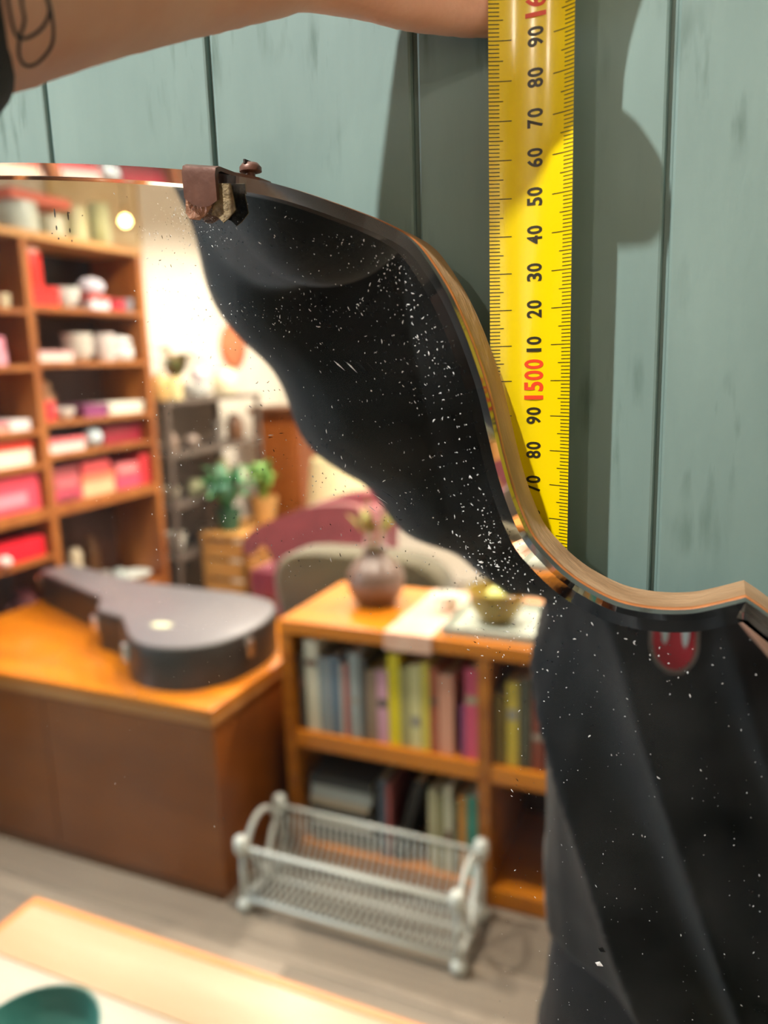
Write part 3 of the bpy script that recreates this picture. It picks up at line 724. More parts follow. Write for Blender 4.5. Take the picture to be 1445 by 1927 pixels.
# ------------------------------------------------------------------ low bookcase with books
bc = thing('bookcase', 'low orange teak bookcase full of books beside the sideboard', 'bookcase', (-.70, -1.86, 0))
by0, by1 = -2.06, -1.64
bx0, bx1 = -1.158, -.09
R_(obj('top', MB().box(bx0, bx1, by0, by1, .735, .778, .006), M['teak_top'], bc), bc)
for x in (bx0, -.556, bx1-.034): R_(obj('side_panel', MB().box(x, x+.034, by0, by1-.003, .0, .735), M['teak'], bc), bc)
for xa_, xb_ in ((bx0+.034, -.556), (-.522, bx1-.034)):
    for z, th in ((.430, .050), (.060, .055)): R_(obj('shelf', MB().box(xa_, xb_, by0, by1-.005, z-th, z, .003), M['teak_top'], bc), bc)
R_(obj('back_panel', MB().box(bx0+.03, bx1-.03, by0, by0+.008, .0, .735), M['shelf_back'], bc), bc)
BR = random.Random(11)
def book(x, thick, h, col, nm, z=.430, depth=.20, lean=0.0, front=-1.665, grp='books on the upper shelf of the low bookcase'):
    t = thing('book', nm, 'book', (x, front, z+.0005+thick*math.sin(lean)), 0, grp)
    t.rotation_euler = (0, lean, 0)
    m = mat('cover_'+col.lstrip('#'), col, .5, bump=.1, scale=80)
    obj('cover', MB().box(0, .003, -depth, 0, 0, h, .0008).box(thick-.003, thick, -depth, 0, 0, h, .0008).box(.0, thick, -.003, .0015, 0, h, .0008), m, t)
    obj('pages', MB().box(.003, thick-.003, -depth+.004, -.003, .004, h-.004), cm('#d8cfb8', .8), t)
    if h > .2 and thick > .018 and BR.random() < .55:
        q0 = BR.uniform(.25, .8); obj('spine_band', MB().box(.003, thick-.003, .0015, .0019, h*q0, h*(q0+BR.uniform(.05, .14))), cm(BR.choice(['#8f897c', '#5a5248', '#a39a80', '#6e4a40']), .6), t)
    return t
up = [('#3c3a36', .022, .24, 'dark grey'), ('#cfc9b4', .045, .285, 'tall cream'), ('#7f8c92', .018, .235, 'grey blue'), ('#93989a', .020, .235, 'grey'), ('#5d6f80', .030, .24, 'slate blue'),
      ('#b5b0a8', .014, .225, 'light grey'), ('#a03a36', .015, .225, 'red'), ('#8f9492', .037, .262, 'broad grey'), ('#4c4c4c', .018, .25, 'charcoal'), ('#86705c', .034, .215, 'tan'),
      ('#c592a2', .036, .22, 'pale pink'), ('#d6c21c', .036, .275, 'bright yellow'), ('#9c9460', .028, .24, 'olive'), ('#c9c08a', .036, .25, 'cream yellow'), ('#cdbb4c', .024, .262, 'mustard'),
      ('#a5583c', .026, .25, 'rust'), ('#d0937a', .044, .235, 'peach')]
x = -1.112; prev = None
for col, th, h, nm in up:
    book(x, th-.002, h, col, f'{nm} book standing on the upper shelf of the low bookcase' if prev is None else f'{nm} book beside the {prev} one on the upper shelf'); x += th; prev = nm
book(-.612, .014, .155, '#7c3d68', 'short purple book at the right of the upper bookcase shelf')
book(-.597, .037, .262, '#c8506e', 'magenta pink book against the right side of the upper bookcase shelf')
for i, (col, th, h, nm) in enumerate([('#6e5a1e', .03, .2, 'dark ochre'), ('#c2aa3e', .032, .24, 'ochre yellow'), ('#4a4a3a', .03, .25, 'dark olive'), ('#7a3a2a', .03, .23, 'brick brown')]):
    book(-.516+.034*i, th, h, col, f'{nm} book in the right bay of the low bookcase', grp='books in the right bay of the low bookcase')
# lower shelf: a flat pile on the left, then leaning and upright ones
pile = [('#6d6a66', .030, 'grey'), ('#2a2a2c', .028, 'black'), ('#c9c9c4', .034, 'white'), ('#303236', .030, 'black grey'), ('#b4a894', .026, 'sand'), ('#aab0b2', .040, 'pale grey'), ('#3a3f44', .030, 'dark slate')]
z = .0605; prev = 'shelf board'
for i, (col, th, nm) in enumerate(pile):
    t = thing('book', f'{nm} book lying flat in the pile on the lower bookcase shelf', 'book', (-1.10+random.uniform(0, .012), -1.668, z), 0, 'flat pile on the lower bookcase shelf')
    W_ = .205+random.uniform(-.015, .012)
    obj('cover', MB().box(0, W_, -.30, 0, 0, .003, .0008).box(0, W_, -.30, 0, th-.003, th, .0008).box(0, W_, -.003, .001, 0, th), mat('cover_'+col.lstrip('#'), col, .5, bump=.1, scale=80), t)
    obj('pages', MB().box(.004, W_-.004, -.296, -.003, .003, th-.003), cm('#d8cfb8', .8), t)
    z += th+.0008
lowr = [('#4d586a', .026, .25, 'blue grey', 0), ('#aa5a5a', .014, .24, 'dull red', 0), ('#1b1b1b', .030, .275, 'leaning black', .28), ('#b9b08c', .026, .25, 'sand', 0), ('#8f8a62', .022, .24, 'khaki', 0), ('#c7c1a6', .024, .27, 'ivory', 0),
        ('#6e6a4c', .020, .23, 'moss', 0), ('#c9893a', .022, .25, 'orange', 0), ('#3f8a78', .034, .255, 'teal', 0)]
x = -.866
for col, th, h, nm, ln in lowr:
    book(x, th-.002, h, col, f'{nm} book standing on the lower bookcase shelf', .0605, .20, ln, grp='upright books on the lower bookcase shelf'); x += th+(.086 if ln else 0)
# things on the bookcase
vz = .7785
t = thing('vase', 'round brown and lilac striped ceramic jar with stems on the low bookcase', 'vase', (-.945, -1.87, vz))
obj('body', MB().lathe([(.045, 0), (.058, .006), (.080, .040), (.090, .075), (.086, .10), (.066, .130), (.040, .148), (.034, .165), (.042, .176), (.034, .174), (.028, .15)], n=28), mat('striped_glaze', '#7d6a66', .35, col2='#5b4636', scale=9, stretch=(.2, .2, 4)), t, True, 50)
obj('base_band', MB().lathe([(.0590, .006), (.0815, .040), (.0815, .042), (.0575, .007)], n=28), cm('#5e3f18', .4), t, True, 50)
for i in range(5):
    a = i*1.3
    st = obj('stem', MB().tube([(.006*math.cos(a), .006*math.sin(a), .12), (.02*math.cos(a), .02*math.sin(a), .20), (.05*math.cos(a), .05*math.sin(a), .27+.02*i)], .003, 6), cm('#6b6a2c', .6), t)
    obj('leaf', MB().add([(.03*math.cos(a), .03*math.sin(a), .22), (.065*math.cos(a+.4), .065*math.sin(a+.4), .25), (.085*math.cos(a), .085*math.sin(a), .29), (.06*math.cos(a-.4), .06*math.sin(a-.4), .255), (.05*math.cos(a), .05*math.sin(a), .262)], [(0, 1, 4), (1, 2, 4), (2, 3, 4), (3, 0, 4)]), cm('#7d7430', .6), st)
t = tag(obj('cloth', MB().box(-.82, -.68, -2.05, -1.636, .7785, .7815, .001).box(-.82, -.68, -1.637, -1.634, .730, .7805, .001), mat('peach_cloth', '#d6b09a', .8, col2='#cc9c84', scale=12)), 'peach cloth runner hanging over the front of the low bookcase', 'cloth')
t = thing('tray', 'pale white tray on the right of the low bookcase', 'tray', (-.55, -1.80, vz))
obj('base', MB().box(-.115, .14, -.14, .13, 0, .008, .003), cm('#a4aba0', .35), t)
for a in ((-.115, .14, -.14, -.134), (-.115, .14, .124, .13), (-.115, -.109, -.134, .124), (.134, .14, -.134, .124)): obj('rim', MB().box(*a, .006, .026, .002), cm('#aab1a6', .35), t)
t = thing('glass_dish', 'amber green glass dish on the white tray', 'dish', (-.545, -1.80, vz+.0085))
obj('bowl', MB().lathe([(.03, 0), (.045, .004), (.070, .040), (.082, .095), (.078, .096), (.066, .045), (.035, .012), (.001, .010)], n=24), mat('amber_glass', '#a08a3a', .12, col2='#8a6a24', scale=20), t, True, 50)
obj('knob', MB().lathe([(.028, .03), (.034, .06), (.024, .09), (.001, .10)], n=16), cm('#d9e08a', .2), t, True, 50)
t = thing('cup', 'white cup standing on the peach cloth beside the tray', 'cup', (-.715, -1.86, vz+.0035))
obj('body', MB().lathe([(.022, 0), (.03, .004), (.038, .05), (.036, .05), (.028, .008), (.001, .006)], n=20), cm('#eeebe2', .3), t, True, 50)
obj('handle', MB().tube([(.034, 0, .042), (.056, 0, .038), (.056, 0, .018), (.030, 0, .012)], .004, 6), cm('#eeebe2', .3), t, True)

# ------------------------------------------------------------------ white wire rack
rk = thing('wire_rack', 'white wire basket rack with looped ends standing on the floor', 'rack', (-.85, -1.48, 0))
rx0, rx1, ry0, ry1 = -1.160, -.532, -1.385, -1.590     # front, back
WP = M['white_plastic']
def rr(n, mb, par=None): 
    if par is None: return R_(obj(n, mb, WP, rk, True), rk)
    return obj(n, mb, WP, par, True)
for x in (rx0, rx1):
    e = rr('end_frame', MB().tube([(x, ry0, .025), (x, ry0, .115), (x, ry0-.004, .195), (x, ry0-.040, .165), (x, (ry0+ry1)/2, .045), (x, ry1+.040, .165), (x, ry1+.004, .205), (x, ry1, .115), (x, ry1, .025)], .0085, 8))
    obj('arch', MB().tube([(x, ry0, .195)]+[(x, (ry0+ry1)/2+(ry0-ry1)/2*math.cos(a)*.8, .15+.10*math.sin(a)) for a in [math.pi*i/10 for i in range(1, 10)]]+[(x, ry1, .205)], .0085, 8), WP, e, True)
    obj('foot_rail', MB().tube([(x, ry0, .040), (x, ry1, .040)], .008, 8), WP, e, True)
    for y, zt in ((ry0, .208), (ry1, .218)):
        rr('knob', MB().lathe([(.010, -.030), (.018, -.022), (.021, 0), (.018, .018), (.008, .026)], x, y, zt, 14))
        rr('ball_foot', MB().ball((x, y, .0215), .021, 14, 10))
for y, z, r in ((ry0, .200, .006), (ry0, .042, .007), (ry1, .208, .006), (ry1, .042, .006), ((ry0+ry1)/2, .044, .005)):
    rr('rail', MB().tube([(rx0, y, z), (rx1, y, z)], r, 8))
nw = 31; w0 = w1 = None
for i in range(1, nw):
    x = rx0+(rx1-rx0)*i/nw
    if w0 is None:
        w0 = R_(obj('wire', MB().tube([(0, ry0, .200), (0, ry0-.012, .115), (0, ry0-.004, .044)], 0.0025, 6), WP, rk, True), rk); base = w0.location.copy(); o = w0
        w1 = R_(obj('wire', MB().tube([(0, ry1, .208), (0, ry1+.01, .12), (0, (ry0+ry1)/2-.03, .046), (0, ry0, .046)], .0025, 6), WP, rk, True), rk); q = w1
    else: o = link_copy(w0, rk); q = link_copy(w1, rk)
    o.location = base+Vector((x, 0, 0)); q.location = base+Vector((x, 0, 0))

# ------------------------------------------------------------------ tall shelving unit along the left wall
ts = thing('shelving_unit', 'tall teak shelving unit packed with red boxes and white china', 'shelf', (-2.76, -1.85, 0))
sx0, sx1 = -2.90, -2.60; SH = 2.075
posts = (.80, 1.50, 2.20, 2.885)
for Y in posts: R_(obj('side_panel', MB().box(sx0, sx1, -Y-.018, -Y+.018, 0, SH-.03), M['shelf_wood'], ts), ts)
R_(obj('top_panel', MB().box(sx0, sx1+.004, -2.907, -.78, SH-.03, SH), mat('pale_shelf_edge', '#c79a63', .45, col2='#b4834c', scale=5, stretch=(3, .6, 3)), ts), ts)
bays = {0: [1.765, 1.540, 1.275, 1.132, .942, .740, .40, .08], 1: [1.765, 1.540, 1.275, 1.132, .942, .740, .40, .08], 2: [1.782, 1.552, 1.302, 1.162, .942, .448, .08]}
for b_, zz in bays.items():
    ya, yb = posts[b_]+.018, posts[b_+1]-.018
    for z in zz:
        th = .045 if abs(z-.942) < .01 else .022
        R_(obj('shelf_board', MB().box(sx0, sx1-.003, -yb, -ya, z-th, z), M['shelf_wood'], ts), ts)
    R_(obj('back_panel', MB().box(sx0, sx0+.008, -yb, -ya, .03, SH-.03), M['shelf_back'], ts), ts)
R_(obj('dark_panel', MB().box(sx0+.008, sx0+.012, -2.86, -2.56, 1.79, 2.04), cm('#23262c', .35), ts), ts)

def box_item(name, label, cat, Y0, Y1, z, h, col, xf=-2.63, dep=.20, lid=None, band=None, grp=None):
    t = thing(name, label, cat, (xf-dep/2, -(Y0+Y1)/2, z+.0005), 0, grp); hw = (Y1-Y0)/2
    hb = h*.68 if lid else h
    obj('body', MB().box(-dep/2, dep/2, -hw, hw, 0, hb, .003), cm(col, .5), t)
    if lid: obj('lid', MB().box(-dep/2-.003, dep/2+.003, -hw-.003, hw+.003, hb, h, .003), cm(lid, .5), t)
    if band: obj('label_strip', MB().box(dep/2+.0031, dep/2+.005, -hw*.7, hw*.7, h*.2, h*.55), cm(band, .5), t)
    return t
def round_item(name, label, cat, Y, z, r, h, col, shape='bowl', xf=-2.62, lid=None, grp=None, sub=None):
    t = thing(name, label, cat, (xf-r, -Y, z+.0005), 0, grp)
    if shape == 'bowl': pr = [(r*.5, 0), (r*.55, h*.05), (r*.9, h*.5), (r, h), (r*.94, h), (r*.8, h*.5), (r*.4, h*.15), (.001, h*.13)]
    elif shape == 'jar': pr = [(r*.8, 0), (r*.95, h*.1), (r, h*.5), (r*.92, h*.8), (r*.6, h*.92), (r*.62, h), (r*.5, h), (.001, h*.97)]
    elif shape == 'can': pr = [(r*.97, 0), (r, h*.03), (r, h*.95), (r*.97, h), (.001, h)]
    elif shape == 'ball': pr = [(r*math.sin(math.pi*i/10)+.0005, h/2*(1-math.cos(math.pi*i/10))) for i in range(11)]
    elif shape == 'glass': pr = [(r*.8, 0), (r*.85, h*.05), (r, h), (r*.93, h), (r*.7, h*.08), (.001, h*.07)]
    elif shape == 'plate': pr = [(r*.55, 0), (r*.6, h*.2), (r, h), (r*.98, h), (r*.55, h*.5), (.001, h*.45)]
    else: pr = [(r*.7, 0), (r*.75, h*.03), (r*.45, h*.35), (r*.65, h*.55), (r*.35, h*.72), (r*.45, h*.88), (r*.25, h), (.001, h)]
    obj('body', MB().lathe(pr, n=20), cm(col, .35), t, True, 50)
    if lid: obj('lid', MB().lathe([(r*.9, h), (r*.95, h+.006), (r*.8, h+.022), (r*.3, h+.032), (.001, h+.034)], n=20), cm(lid, .4), t, True, 50)
    if sub == 'handle': obj('handle', MB().tube([(0, r*.95, h*.8), (0, r*1.45, h*.75), (0, r*1.45, h*.35), (0, r*.8, h*.25)], r*.1, 6), cm(col, .35), t, True)
    return t
z2, z3, z4, z5, z6, z7 = bays[2][:6]
g1 = 'china and boxes on the tall shelves'
# right bay
box_item('tin', 'bright red tin box under the red canister', 'tin', 2.235, 2.390, z2, .080, '#d9231f', lid='#c51d1a', grp=g1)
round_item('canister', 'tall red canister with a pale pink lid', 'canister', 2.290, z2+.0815, .056, .135, '#dd2a24', 'can', lid='#d9a898', xf=-2.635, grp=g1)
round_item('bowl', 'wide white china bowl beside the red tin', 'bowl', 2.475, z2, .070, .088, '#cfd4d2', 'bowl', grp=g1)
box_item('box', 'white box with a red lid on the second shelf', 'box', 2.570, 2.690, z2, .060, '#cfd0dc', lid='#d25a55', grp=g1)
round_item('china_jar', 'round lilac white china jar standing on the red lidded box', 'jar', 2.632, z2+.0615, .060, .085, '#cfd0e0', 'ball', grp=g1)
box_item('box', 'small crimson box near the dark panel', 'box', 2.715, 2.790, z2, .055, '#b81f35', lid='#a81a30', grp=g1)
round_item('cup', 'small grey china cup at the right end of the second shelf', 'cup', 2.828, z2, .030, .060, '#8d9099', 'glass', grp=g1, sub='handle')
round_item('glass_tumbler', 'tall smoky grey tumbler at the back of the third shelf', 'glass', 2.310, z3, .046, .125, '#8c8179', 'glass', xf=-2.785, grp=g1)
box_item('tray', 'white and pink shallow china tray on the third shelf', 'tray', 2.235, 2.435, z3, .045, '#d9cfcb', lid='#d8a6a6', dep=.14, grp=g1)
for i in range(3): round_item('bowl', ('bottom', 'middle', 'top')[i]+' white bowl of the stack on the third shelf', 'bowl', 2.520, z3+i*.034, .066, .055, '#dcdad2', 'bowl', grp='stack of white bowls on the third shelf')
round_item('cup', 'white china cup beside the stack of bowls', 'cup', 2.668, z3, .050, .125, '#cfc6c4', 'glass', grp=g1, sub='handle')
round_item('teapot', 'round white china pot at the right of the third shelf', 'teapot', 2.785, z3, .064, .085, '#d7dcdc', 'jar', lid='#dde0e0', grp=g1)
box_item('box', 'small red box at the left of the fourth shelf', 'box', 2.230, 2.300, z4, .085, '#cf2a33', grp=g1)
round_item('figurine', 'beige standing figurine at the back of the fourth shelf', 'figurine', 2.370, z4, .050, .165, '#c59a74', 'fig', xf=-2.70, grp=g1)
round_item('bowl', 'small white oval bowl in front of the figurine', 'bowl', 2.380, z4, .052, .050, '#dcdcd8', 'bowl', grp=g1)
box_item('box', 'purple box in the middle of the fourth shelf', 'box', 2.470, 2.610, z4, .055, '#8a3a72', lid='#7c3366', grp=g1)
round_item('figurine', 'pinkish figurine behind the purple box', 'figurine', 2.520, z4, .022, .110, '#a8705f', 'fig', xf=-2.842, grp=g1)
box_item('dish', 'long cream serving dish on the fourth shelf', 'dish', 2.625, 2.855, z4, .055, '#dcdccc', lid='#e4e3d6', grp=g1)
box_item('box', 'white and pink box on the fifth shelf', 'box', 2.235, 2.450, z5, .060, '#dccac8', lid='#e46f76', grp=g1)
round_item('china_ball', 'blue white round china jar on the fifth shelf', 'jar', 2.530, z5, .046, .088, '#c3d4de', 'ball', grp=g1)
box_item('box', 'dark crimson box on the fifth shelf', 'box', 2.600, 2.860, z5, .080, '#9c2038', xf=-2.66, lid='#8b1a30', grp=g1)
box_item('box', 'rose box at the bottom of the left stack on the sixth shelf', 'box', 2.235, 2.400, z6, .055, '#c94a62', band='#7a3446', grp=g1)
box_item('box', 'dusty pink box on the rose box', 'box', 2.235, 2.395, z6+.0565, .060, '#b85660', band='#c7727a', grp=g1)
box_item('box', 'brown red flat box topping the left stack on the sixth shelf', 'box', 2.240, 2.390, z6+.118, .035, '#8f3f45', grp=g1)
box_item('box', 'salmon box with a cream base on the sixth shelf', 'box', 2.410, 2.610, z6, .100, '#dfb28c', lid='#d87a5c', grp=g1)
box_item('box', 'red flat box on the salmon box', 'box', 2.415, 2.590, z6+.1015, .055, '#c2474b', grp=g1)
box_item('box', 'deep pink box at the right of the sixth shelf', 'box', 2.625, 2.790, z6, .065, '#c84a68', grp=g1)
box_item('box', 'light pink box on the deep pink one', 'box', 2.630, 2.780, z6+.0665, .055, '#d6737a', band='#e0908e', grp=g1)
box_item('box', 'upright red box against the shelf end panel', 'box', 2.795, 2.862, z6, .150, '#c8323c', grp=g1)
round_item('figurine', 'cream china figurine in the dark lower bay', 'figurine', 2.380, z7, .075, .260, '#b5a890', 'fig', grp=g1)
round_item('glass_jar', 'small clear grey jar beside the cream figurine', 'jar', 2.520, z7, .036, .120, '#8a8580', 'jar', grp=g1)
round_item('glass_jar', 'pale grey jar second from the cream figurine', 'jar', 2.610, z7, .040, .105, '#9aa3a2', 'jar', grp=g1)
round_item('bottle', 'dark brown bottle at the back of the lower bay', 'bottle', 2.560, z7, .040, .270, '#5a3a1c', 'jar', xf=-2.74, grp=g1)
round_item('plate', 'white plate at the right end of the lower bay', 'plate', 2.760, z7, .100, .040, '#dfe6e2', 'plate', grp=g1)
# left bay
y2, y3, y4, y5, y6, y7 = bays[1][:6]
g2 = 'things in the left bay of the tall shelves'
round_item('canister', 'red and lilac white canister in the left bay', 'canister', 2.020, y2, .045, .085, '#c41f2a', 'can', lid='#d9d9ea', grp=g2)
round_item('cup', 'small cream cup beside the shelf post', 'cup', 2.110, y2, .032, .055, '#cfc6a8', 'glass', grp=g2, sub='handle')
round_item('jar', 'peach jar behind the cream cup', 'jar', 2.085, y2, .030, .095, '#d9a27a', 'jar', xf=-2.72, grp=g2)
box_item('box', 'pink box in the left bay at the third shelf', 'box', 1.860, 2.085, y3, .060, '#cf96a8', grp=g2)
box_item('box', 'pale mauve box on the pink box in the left bay', 'box', 1.870, 2.080, y3+.0615, .050, '#d98aa0', band='#e6c0cc', grp=g2)
box_item('tray', 'pink and white tray in the left bay', 'tray', 1.850, 2.050, y4, .040, '#d99a8c', lid='#c96a78', grp=g2)
box_item('box', 'small white box beside the shelf post in the left bay', 'box', 2.060, 2.160, y4, .045, '#d8d2d4', grp=g2)
box_item('box', 'red box with a cream front in the left bay', 'box', 1.780, 2.150, y5, .100, '#f0d5c4', lid='#e0402a', grp=g2)
box_item('box', 'large patterned pink and red box in the left bay', 'box', 1.700, 2.165, y6, .150, '#e04a62', band='#f08a9c', grp=g2)
box_item('box', 'long bright red box low in the left bay', 'box', 1.700, 2.160, y7, .085, '#e0102c', grp=g2)
round_item('china_pot', 'small white round pot before the long red box', 'pot', 1.930, y7, .028, .050, '#e2c6c4', 'ball', xf=-2.575+.0, grp=g2)
round_item('jug', 'dark red jug at the bottom of the left bay', 'jug', 2.060, bays[1][6], .060, .20, '#4a1c22', 'jar', grp=g2, sub='handle')
# on top of the unit
g3 = 'things on top of the tall shelving unit'
round_item('china_pot', 'large pale green white pot on top of the tall shelves', 'pot', 2.290, SH, .078, .125, '#c8d4cc', 'can', xf=-2.63, grp=g3)
box_item('box', 'long red box lying across the pale pots', 'box', 2.200, 2.520, SH+.126, .040, '#e07a6a', xf=-2.64, grp=g3)
round_item('china_pot', 'small pale cream pot on top of the tall shelves', 'pot', 2.455, SH, .055, .090, '#d2d4c0', 'can', xf=-2.64, grp=g3)
round_item('china_pot', 'tall pale yellow pot on top of the tall shelves', 'pot', 2.590, SH, .050, .150, '#cdd0ae', 'can', xf=-2.64, grp=g3)
round_item('china_pot', 'pale green tall jar on top of the tall shelves', 'pot', 2.735, SH, .048, .190, '#c4d0b0', 'can', xf=-2.64, grp=g3)
t = thing('wall_picture', 'beige framed picture on the white wall above the shelves', 'picture', (X0+.001, -2.97, 2.33))
obj('frame', MB().box(0, .02, -.34, .28, -.17, -.155).box(0, .02, -.34, .28, .155, .17).box(0, .02, -.34, -.325, -.155, .155).box(0, .02, .265, .28, -.155, .155), cm('#d8bd8c', .5), t)
obj('canvas', MB().box(.001, .012, -.325, .265, -.155, .155), mat('beige_canvas', '#e8d8b4', .8, col2='#dcc69c', scale=6), t)
# small glowing bulb on a cord
t = thing('pendant_bulb', 'small glowing warm bulb hanging by the top of the tall shelves', 'lamp', (-2.47, -2.66, HC))
obj('cord', MB().tube([(0, 0, 0), (0, 0, -.50)], .003, 6), cm('#2a2622', .6), t)
obj('socket', MB().lathe([(.012, -.50), (.014, -.50), (.014, -.535), (.010, -.54)], n=12), cm('#8a6a3a', .4), t)
obj('bulb', MB().lathe([(.010, -.538), (.018, -.548), (.024, -.562), (.018, -.576), (.004, -.584)], n=14), mat('bulb_glow', '#ffd27a', .4, emit=30.0), t, True)

# ------------------------------------------------------------------ back of the room
# dark display rack along the left wall
dr = thing('display_rack', 'dark metal display rack with ceramics beyond the tall shelves', 'rack', (-2.75, -3.42, 0))
dk = cm('#5c5048', .6)
for Y in (2.99, 3.84):
    for X in (-2.90, -2.60): R_(obj('upright', MB().box(X-.012, X+.012, -Y-.012, -Y+.012, 0, 1.345), dk, dr), dr)
for z in (.12, .52, .80, 1.07, 1.345): R_(obj('shelf_board', MB().box(-2.915, -2.585, -3.86, -2.97, z-.02, z), dk, dr), dr)
R_(obj('back_panel', MB().box(-2.918, -2.910, -3.86, -2.97, .1, 1.34), cm('#7a6a5c', .7), dr), dr)
g4 = 'ceramics on the dark display rack'
cer = [(3.06, 1.345, .045, .14, '#cfa86a', 'jar', 'honey coloured jar'), (3.17, 1.345, .04, .12, '#e6d6a0', 'can', 'cream yellow pot'), (3.42, 1.345, .085, .075, '#e6ecec', 'bowl', 'wide white bowl'), (3.40, 1.345+.077, .05, .09, '#dcd2dc', 'ball', 'lilac ball vase'),
       (3.68, 1.345, .075, .16, '#ece2c4', 'jar', 'large cream vase'), (3.10, 1.07, .03, .10, '#8a7466', 'jar', 'small taupe jar'), (3.28, 1.07, .04, .08, '#8a7a70', 'ball', 'grey brown ball vase'), (3.52, 1.07, .03, .14, '#77706a', 'glass', 'smoky tall glass'),
       (3.72, 1.07, .05, .16, '#6b4a34', 'jar', 'brown stoneware jar'), (3.08, .80, .05, .08, '#b4ac96', 'bowl', 'stone coloured bowl'), (3.30, .80, .05, .09, '#c2c49a', 'jar', 'pale green jar'), (3.55, .80, .04, .19, '#b8ae8a', 'jar', 'khaki bottle vase'), (3.74, .80, .06, .12, '#d8c8b8', 'jar', 'blush vase'),
       (3.10, .52, .06, .11, '#d8d6cc', 'bowl', 'white lower bowl'), (3.36, .52, .05, .10, '#a89c90', 'jar', 'greige lower jar'), (3.62, .52, .06, .10, '#cfc4b0', 'bowl', 'ivory lower bowl')]
for Y, z, r, h, col, shp, nm in cer: round_item('ceramic', nm+' on the dark display rack', 'ceramic', Y, z, r, h, col, shp, xf=-2.64, grp=g4)
# plant on the rack
def plant(name, label, loc, potr, poth, leaves, spread, hh, cols, potcol):
    t = thing(name, label, 'plant', loc)
    obj('pot', MB().lathe([(potr*.75, 0), (potr, poth), (potr*.9, poth), (potr*.85, poth*.9), (.001, poth*.88)], n=18), cm(potcol, .6), t, True, 50)
    r_ = random.Random(len(label))
    for i in range(leaves):
        a = r_.uniform(0, 6.28); L_ = spread*r_.uniform(.6, 1); H_ = hh*r_.uniform(.45, 1); wd = .018+.022*r_.random()
        ca, sa = math.cos(a), math.sin(a); P = []
        for q in range(6):
            f = q/5; rr_ = L_*f; zz = poth*.88+H_*math.sin(f*2.2)/math.sin(min(2.2, 1.57)); w_ = wd*math.sin(math.pi*(.08+.92*f))
            P += [(rr_*ca-w_*sa, rr_*sa+w_*ca, zz), (rr_*ca, rr_*sa, zz-.006), (rr_*ca+w_*sa, rr_*sa-w_*ca, zz)]
        fs = []
        for q in range(5):
            for e in (0, 1): fs.append((q*3+e, q*3+e+1, q*3+e+4, q*3+e+3))
        obj('leaf', MB().add(P, fs), cm(cols[i % len(cols)], .5), t, True)
    return t
plant('potted_plant', 'dry brown and olive plant in a pot on the display rack', (-2.74, -3.27, 1.3455), .05, .09, 14, .16, .22, ['#7a6a40', '#8a6a4a', '#6c7a4a'], '#6a5a4c')
# wooden crate bench with plants in front of the rack
bn = thing('crate', 'light wooden slatted crate bench behind the armchairs', 'crate', (-2.42, -3.375, 0))
wd_ = mat('crate_wood', '#cf9a55', .6, col2='#b98242', scale=6, stretch=(.6, 4, 4))
for i in range(5):
    for ya_, yb_ in ((-3.165, -3.150), (-3.60, -3.585)): R_(obj('slat', MB().box(-2.555, -2.285, ya_, yb_, .05+.11*i, .14+.11*i, .003), wd_, bn), bn)
    R_(obj('slat', MB().box(-2.285, -2.270, -3.585, -3.165, .05+.11*i, .14+.11*i, .003), wd_, bn), bn)
for x in (-2.565, -2.305):
    for y in (-3.58, -3.17): R_(obj('post', MB().box(x, x+.02, y-.02, y+.02, 0, .60), wd_, bn), bn)
R_(obj('lid_board', MB().box(-2.575, -2.265, -3.605, -3.145, .602, .622, .003), wd_, bn), bn)
plant('potted_plant', 'bushy green leafed plant in a dark green pot on the crate', (-2.46, -3.27, .6225), .070, .12, 30, .19, .26, ['#3f9a5a', '#5aa86a', '#7ab8a0', '#2f6a44'], '#2f5a44')
plant('potted_plant', 'small green plant in a wicker coloured pot on the crate', (-2.37, -3.49, .6225), .080, .15, 20, .12, .24, ['#6a9a44', '#86a84a', '#4a7a3a'], '#c89a5c')
round_item('china_pot', 'white rounded pot standing on the floor before the display rack', 'pot', 2.97, 0, .09, .20, '#e2e2e6', 'jar', xf=-2.40, grp=g4)
# brown upright wooden clock-like post cabinet
t = thing('wooden_cabinet', 'narrow brown wooden cabinet standing behind the armchairs', 'cabinet', (-2.62, -4.22, 0))
obj('body', MB().box(-.17, .17, -.15, .15, 0, 1.20, .004), mat('russet_wood', '#8a4a20', .45, col2='#74380f', scale=4, stretch=(3, 3, .6)), t)
obj('door', MB().box(-.15, .15, .15, .165, .06, 1.14, .003), mat('russet_wood_2', '#9a5626', .45, col2='#82430f', scale=4, stretch=(3, 3, .6)), t)
obj('cornice', MB().box(-.19, .19, -.16, .18, 1.20, 1.245, .006), cm('#5d3418', .5), t)
t = thing('wall_disc', 'round terracotta disc hanging on the white wall', 'wall decoration', (X0+.002, -4.13, 1.64))
obj('disc', MB().lathe([(.14, 0), (.145, .008), (.13, .02), (.03, .024), (.001, .024)], n=28), mat('terracotta', '#cf8058', .6, col2='#c06f48', scale=8), t, True, 50)
t.rotation_euler = (0, math.radians(90), 0)
# floor lamp with a cream shade
t = thing('floor_lamp', 'cream cone shade floor lamp on a wooden stand behind the maroon armchair', 'lamp', (-1.955, -3.66, 0))
obj('base', MB().lathe([(.13, 0), (.13, .015), (.03, .03), (.018, .03)], n=24), wd_, t, True, 40)
obj('pole', MB().lathe([(.016, .03), (.016, .76)], n=12), wd_, t, True, 40)
obj('shade', MB().lathe([(.205, .665), (.165, .985), (.162, .985), (.202, .665)], n=32), mat('cream_shade', '#efe6b8', .8), t, True, 50)

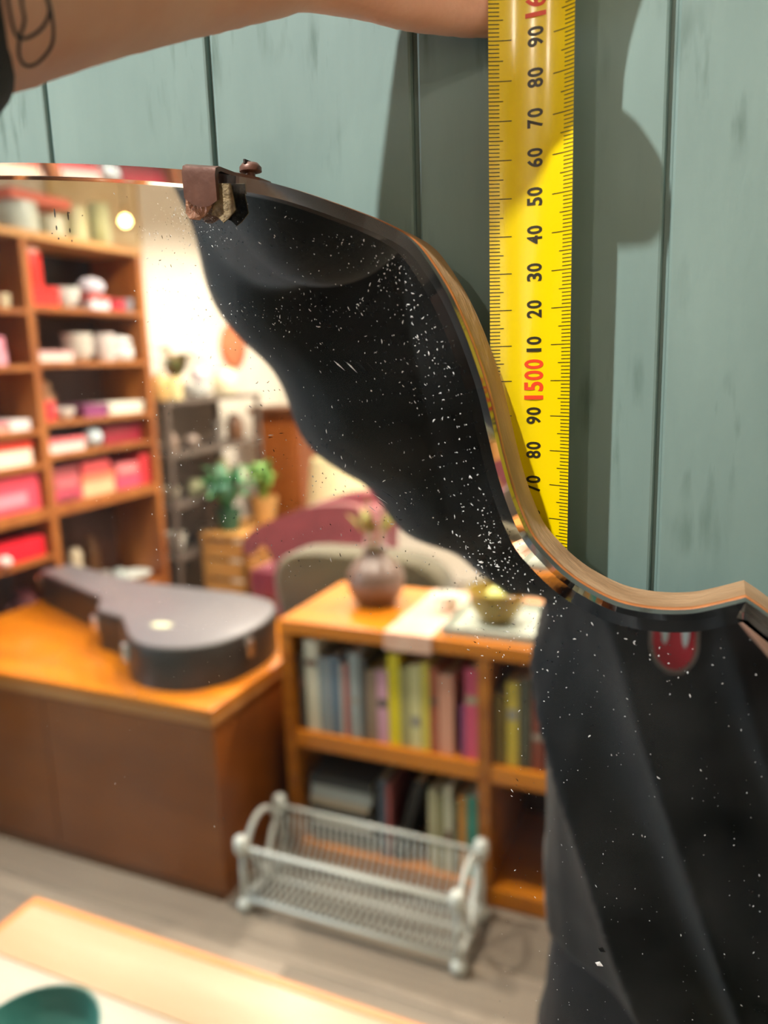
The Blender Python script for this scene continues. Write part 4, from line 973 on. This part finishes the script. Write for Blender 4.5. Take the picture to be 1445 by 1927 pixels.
# ------------------------------------------------------------------ armchairs
def cushion(mb, x0, x1, y0, y1, z0, z1, r): mb.box(x0, x1, y0, y1, z0, z1, r); return mb
mar = mat('maroon_velvet', '#933a46', .85, col2='#80303c', scale=10, sheen=.5)
def rounded_back(w_, zb, zt, th, bulge, n=20):
    pl_ = [(-w_/2*.86, zb)]
    for i in range(n+1):
        a = math.pi*(1-i/n); pl_.append((w_/2*math.copysign(abs(math.cos(a))**.45, math.cos(a)), zt-bulge+bulge*math.sin(a)**.7))
    pl_.append((w_/2*.86, zb))
    mb = MB(); mb.prism(pl_, 0, th, .03); mb.v = [(x, -z-(y-zb)*.18, y) for x, y, z in mb.v]
    return mb
ac = thing('armchair', 'maroon upholstered armchair with scrolled arms beyond the low bookcase', 'armchair', (-2.03, -2.97, 0))
prof_ = [(p.x, p.y) for p in spline([(-.170, .591), (-.160, .640), (-.115, .690), (-.018, .742), (.138, .802), (.258, .838), (.400, .850), (.484, .835), (.525, .745), (.500, .600), (.476, .300), (.300, .260), (.022, .260), (.012, .430), (.000, .560), (-.042, .618), (-.095, .600), (-.130, .560)], 4, True)]
for ya_ in (-.03, -.40):
    mb = MB(); mb.prism(prof_, 0, .09, .025); mb.v = [(x, ya_-.09+z if ya_ < -.2 else ya_-z, y) for x, y, z in mb.v]
    obj('side_arm', mb, mar, ac, True, 50)
obj('backrest', MB().box(.36, .49, -.405, -.115, .28, .80, .04), mar, ac, True, 50)
obj('seat_cushion', MB().box(-.215, .37, -.40, -.125, .30, .46, .04), mat('plum_velvet', '#a8445e', .85, col2='#94385a', scale=10, sheen=.5), ac, True, 50)
obj('seat_frame', MB().box(-.21, .46, -.46, -.05, .20, .30, .01), mat('honey_wood', '#c58a4a', .45, col2='#ad7334', scale=5, stretch=(1, 4, 4)), ac)
for x in (-.19, .42):
    for y in (-.43, -.08): obj('leg', MB().lathe([(.014, 0), (.022, .205)], x, y, 0, 10), _m['honey_wood'], ac)
oliv = mat('olive_velvet', '#4d4527', .9, col2='#403920', scale=10, sheen=.5)
oc = thing('armchair', 'olive green armchair with a rounded back directly behind the low bookcase', 'armchair', (-1.19, -2.37, 0))
b2 = rounded_back(.69, .30, .835, .15, .19); b2.v = [(x, -y-.06, z) for x, y, z in b2.v]
obj('backrest', b2, oliv, oc, True, 50)
obj('seat_cushion', MB().box(-.25, .25, -.52, -.10, .30, .44, .035), oliv, oc, True, 50)
for x in (-.29, .29): obj('arm', MB().box(x-.04, x+.04, -.52, -.06, .20, .60, .04), oliv, oc, True, 50)
for x in (-.26, .26):
    for y in (-.48, -.06): obj('leg', MB().lathe([(.014, 0), (.022, .21)], x, y, 0, 10), cm('#4a2f1a', .5), oc)
obj('seat_frame', MB().box(-.29, .29, -.52, -.06, .20, .30, .01), oliv, oc)
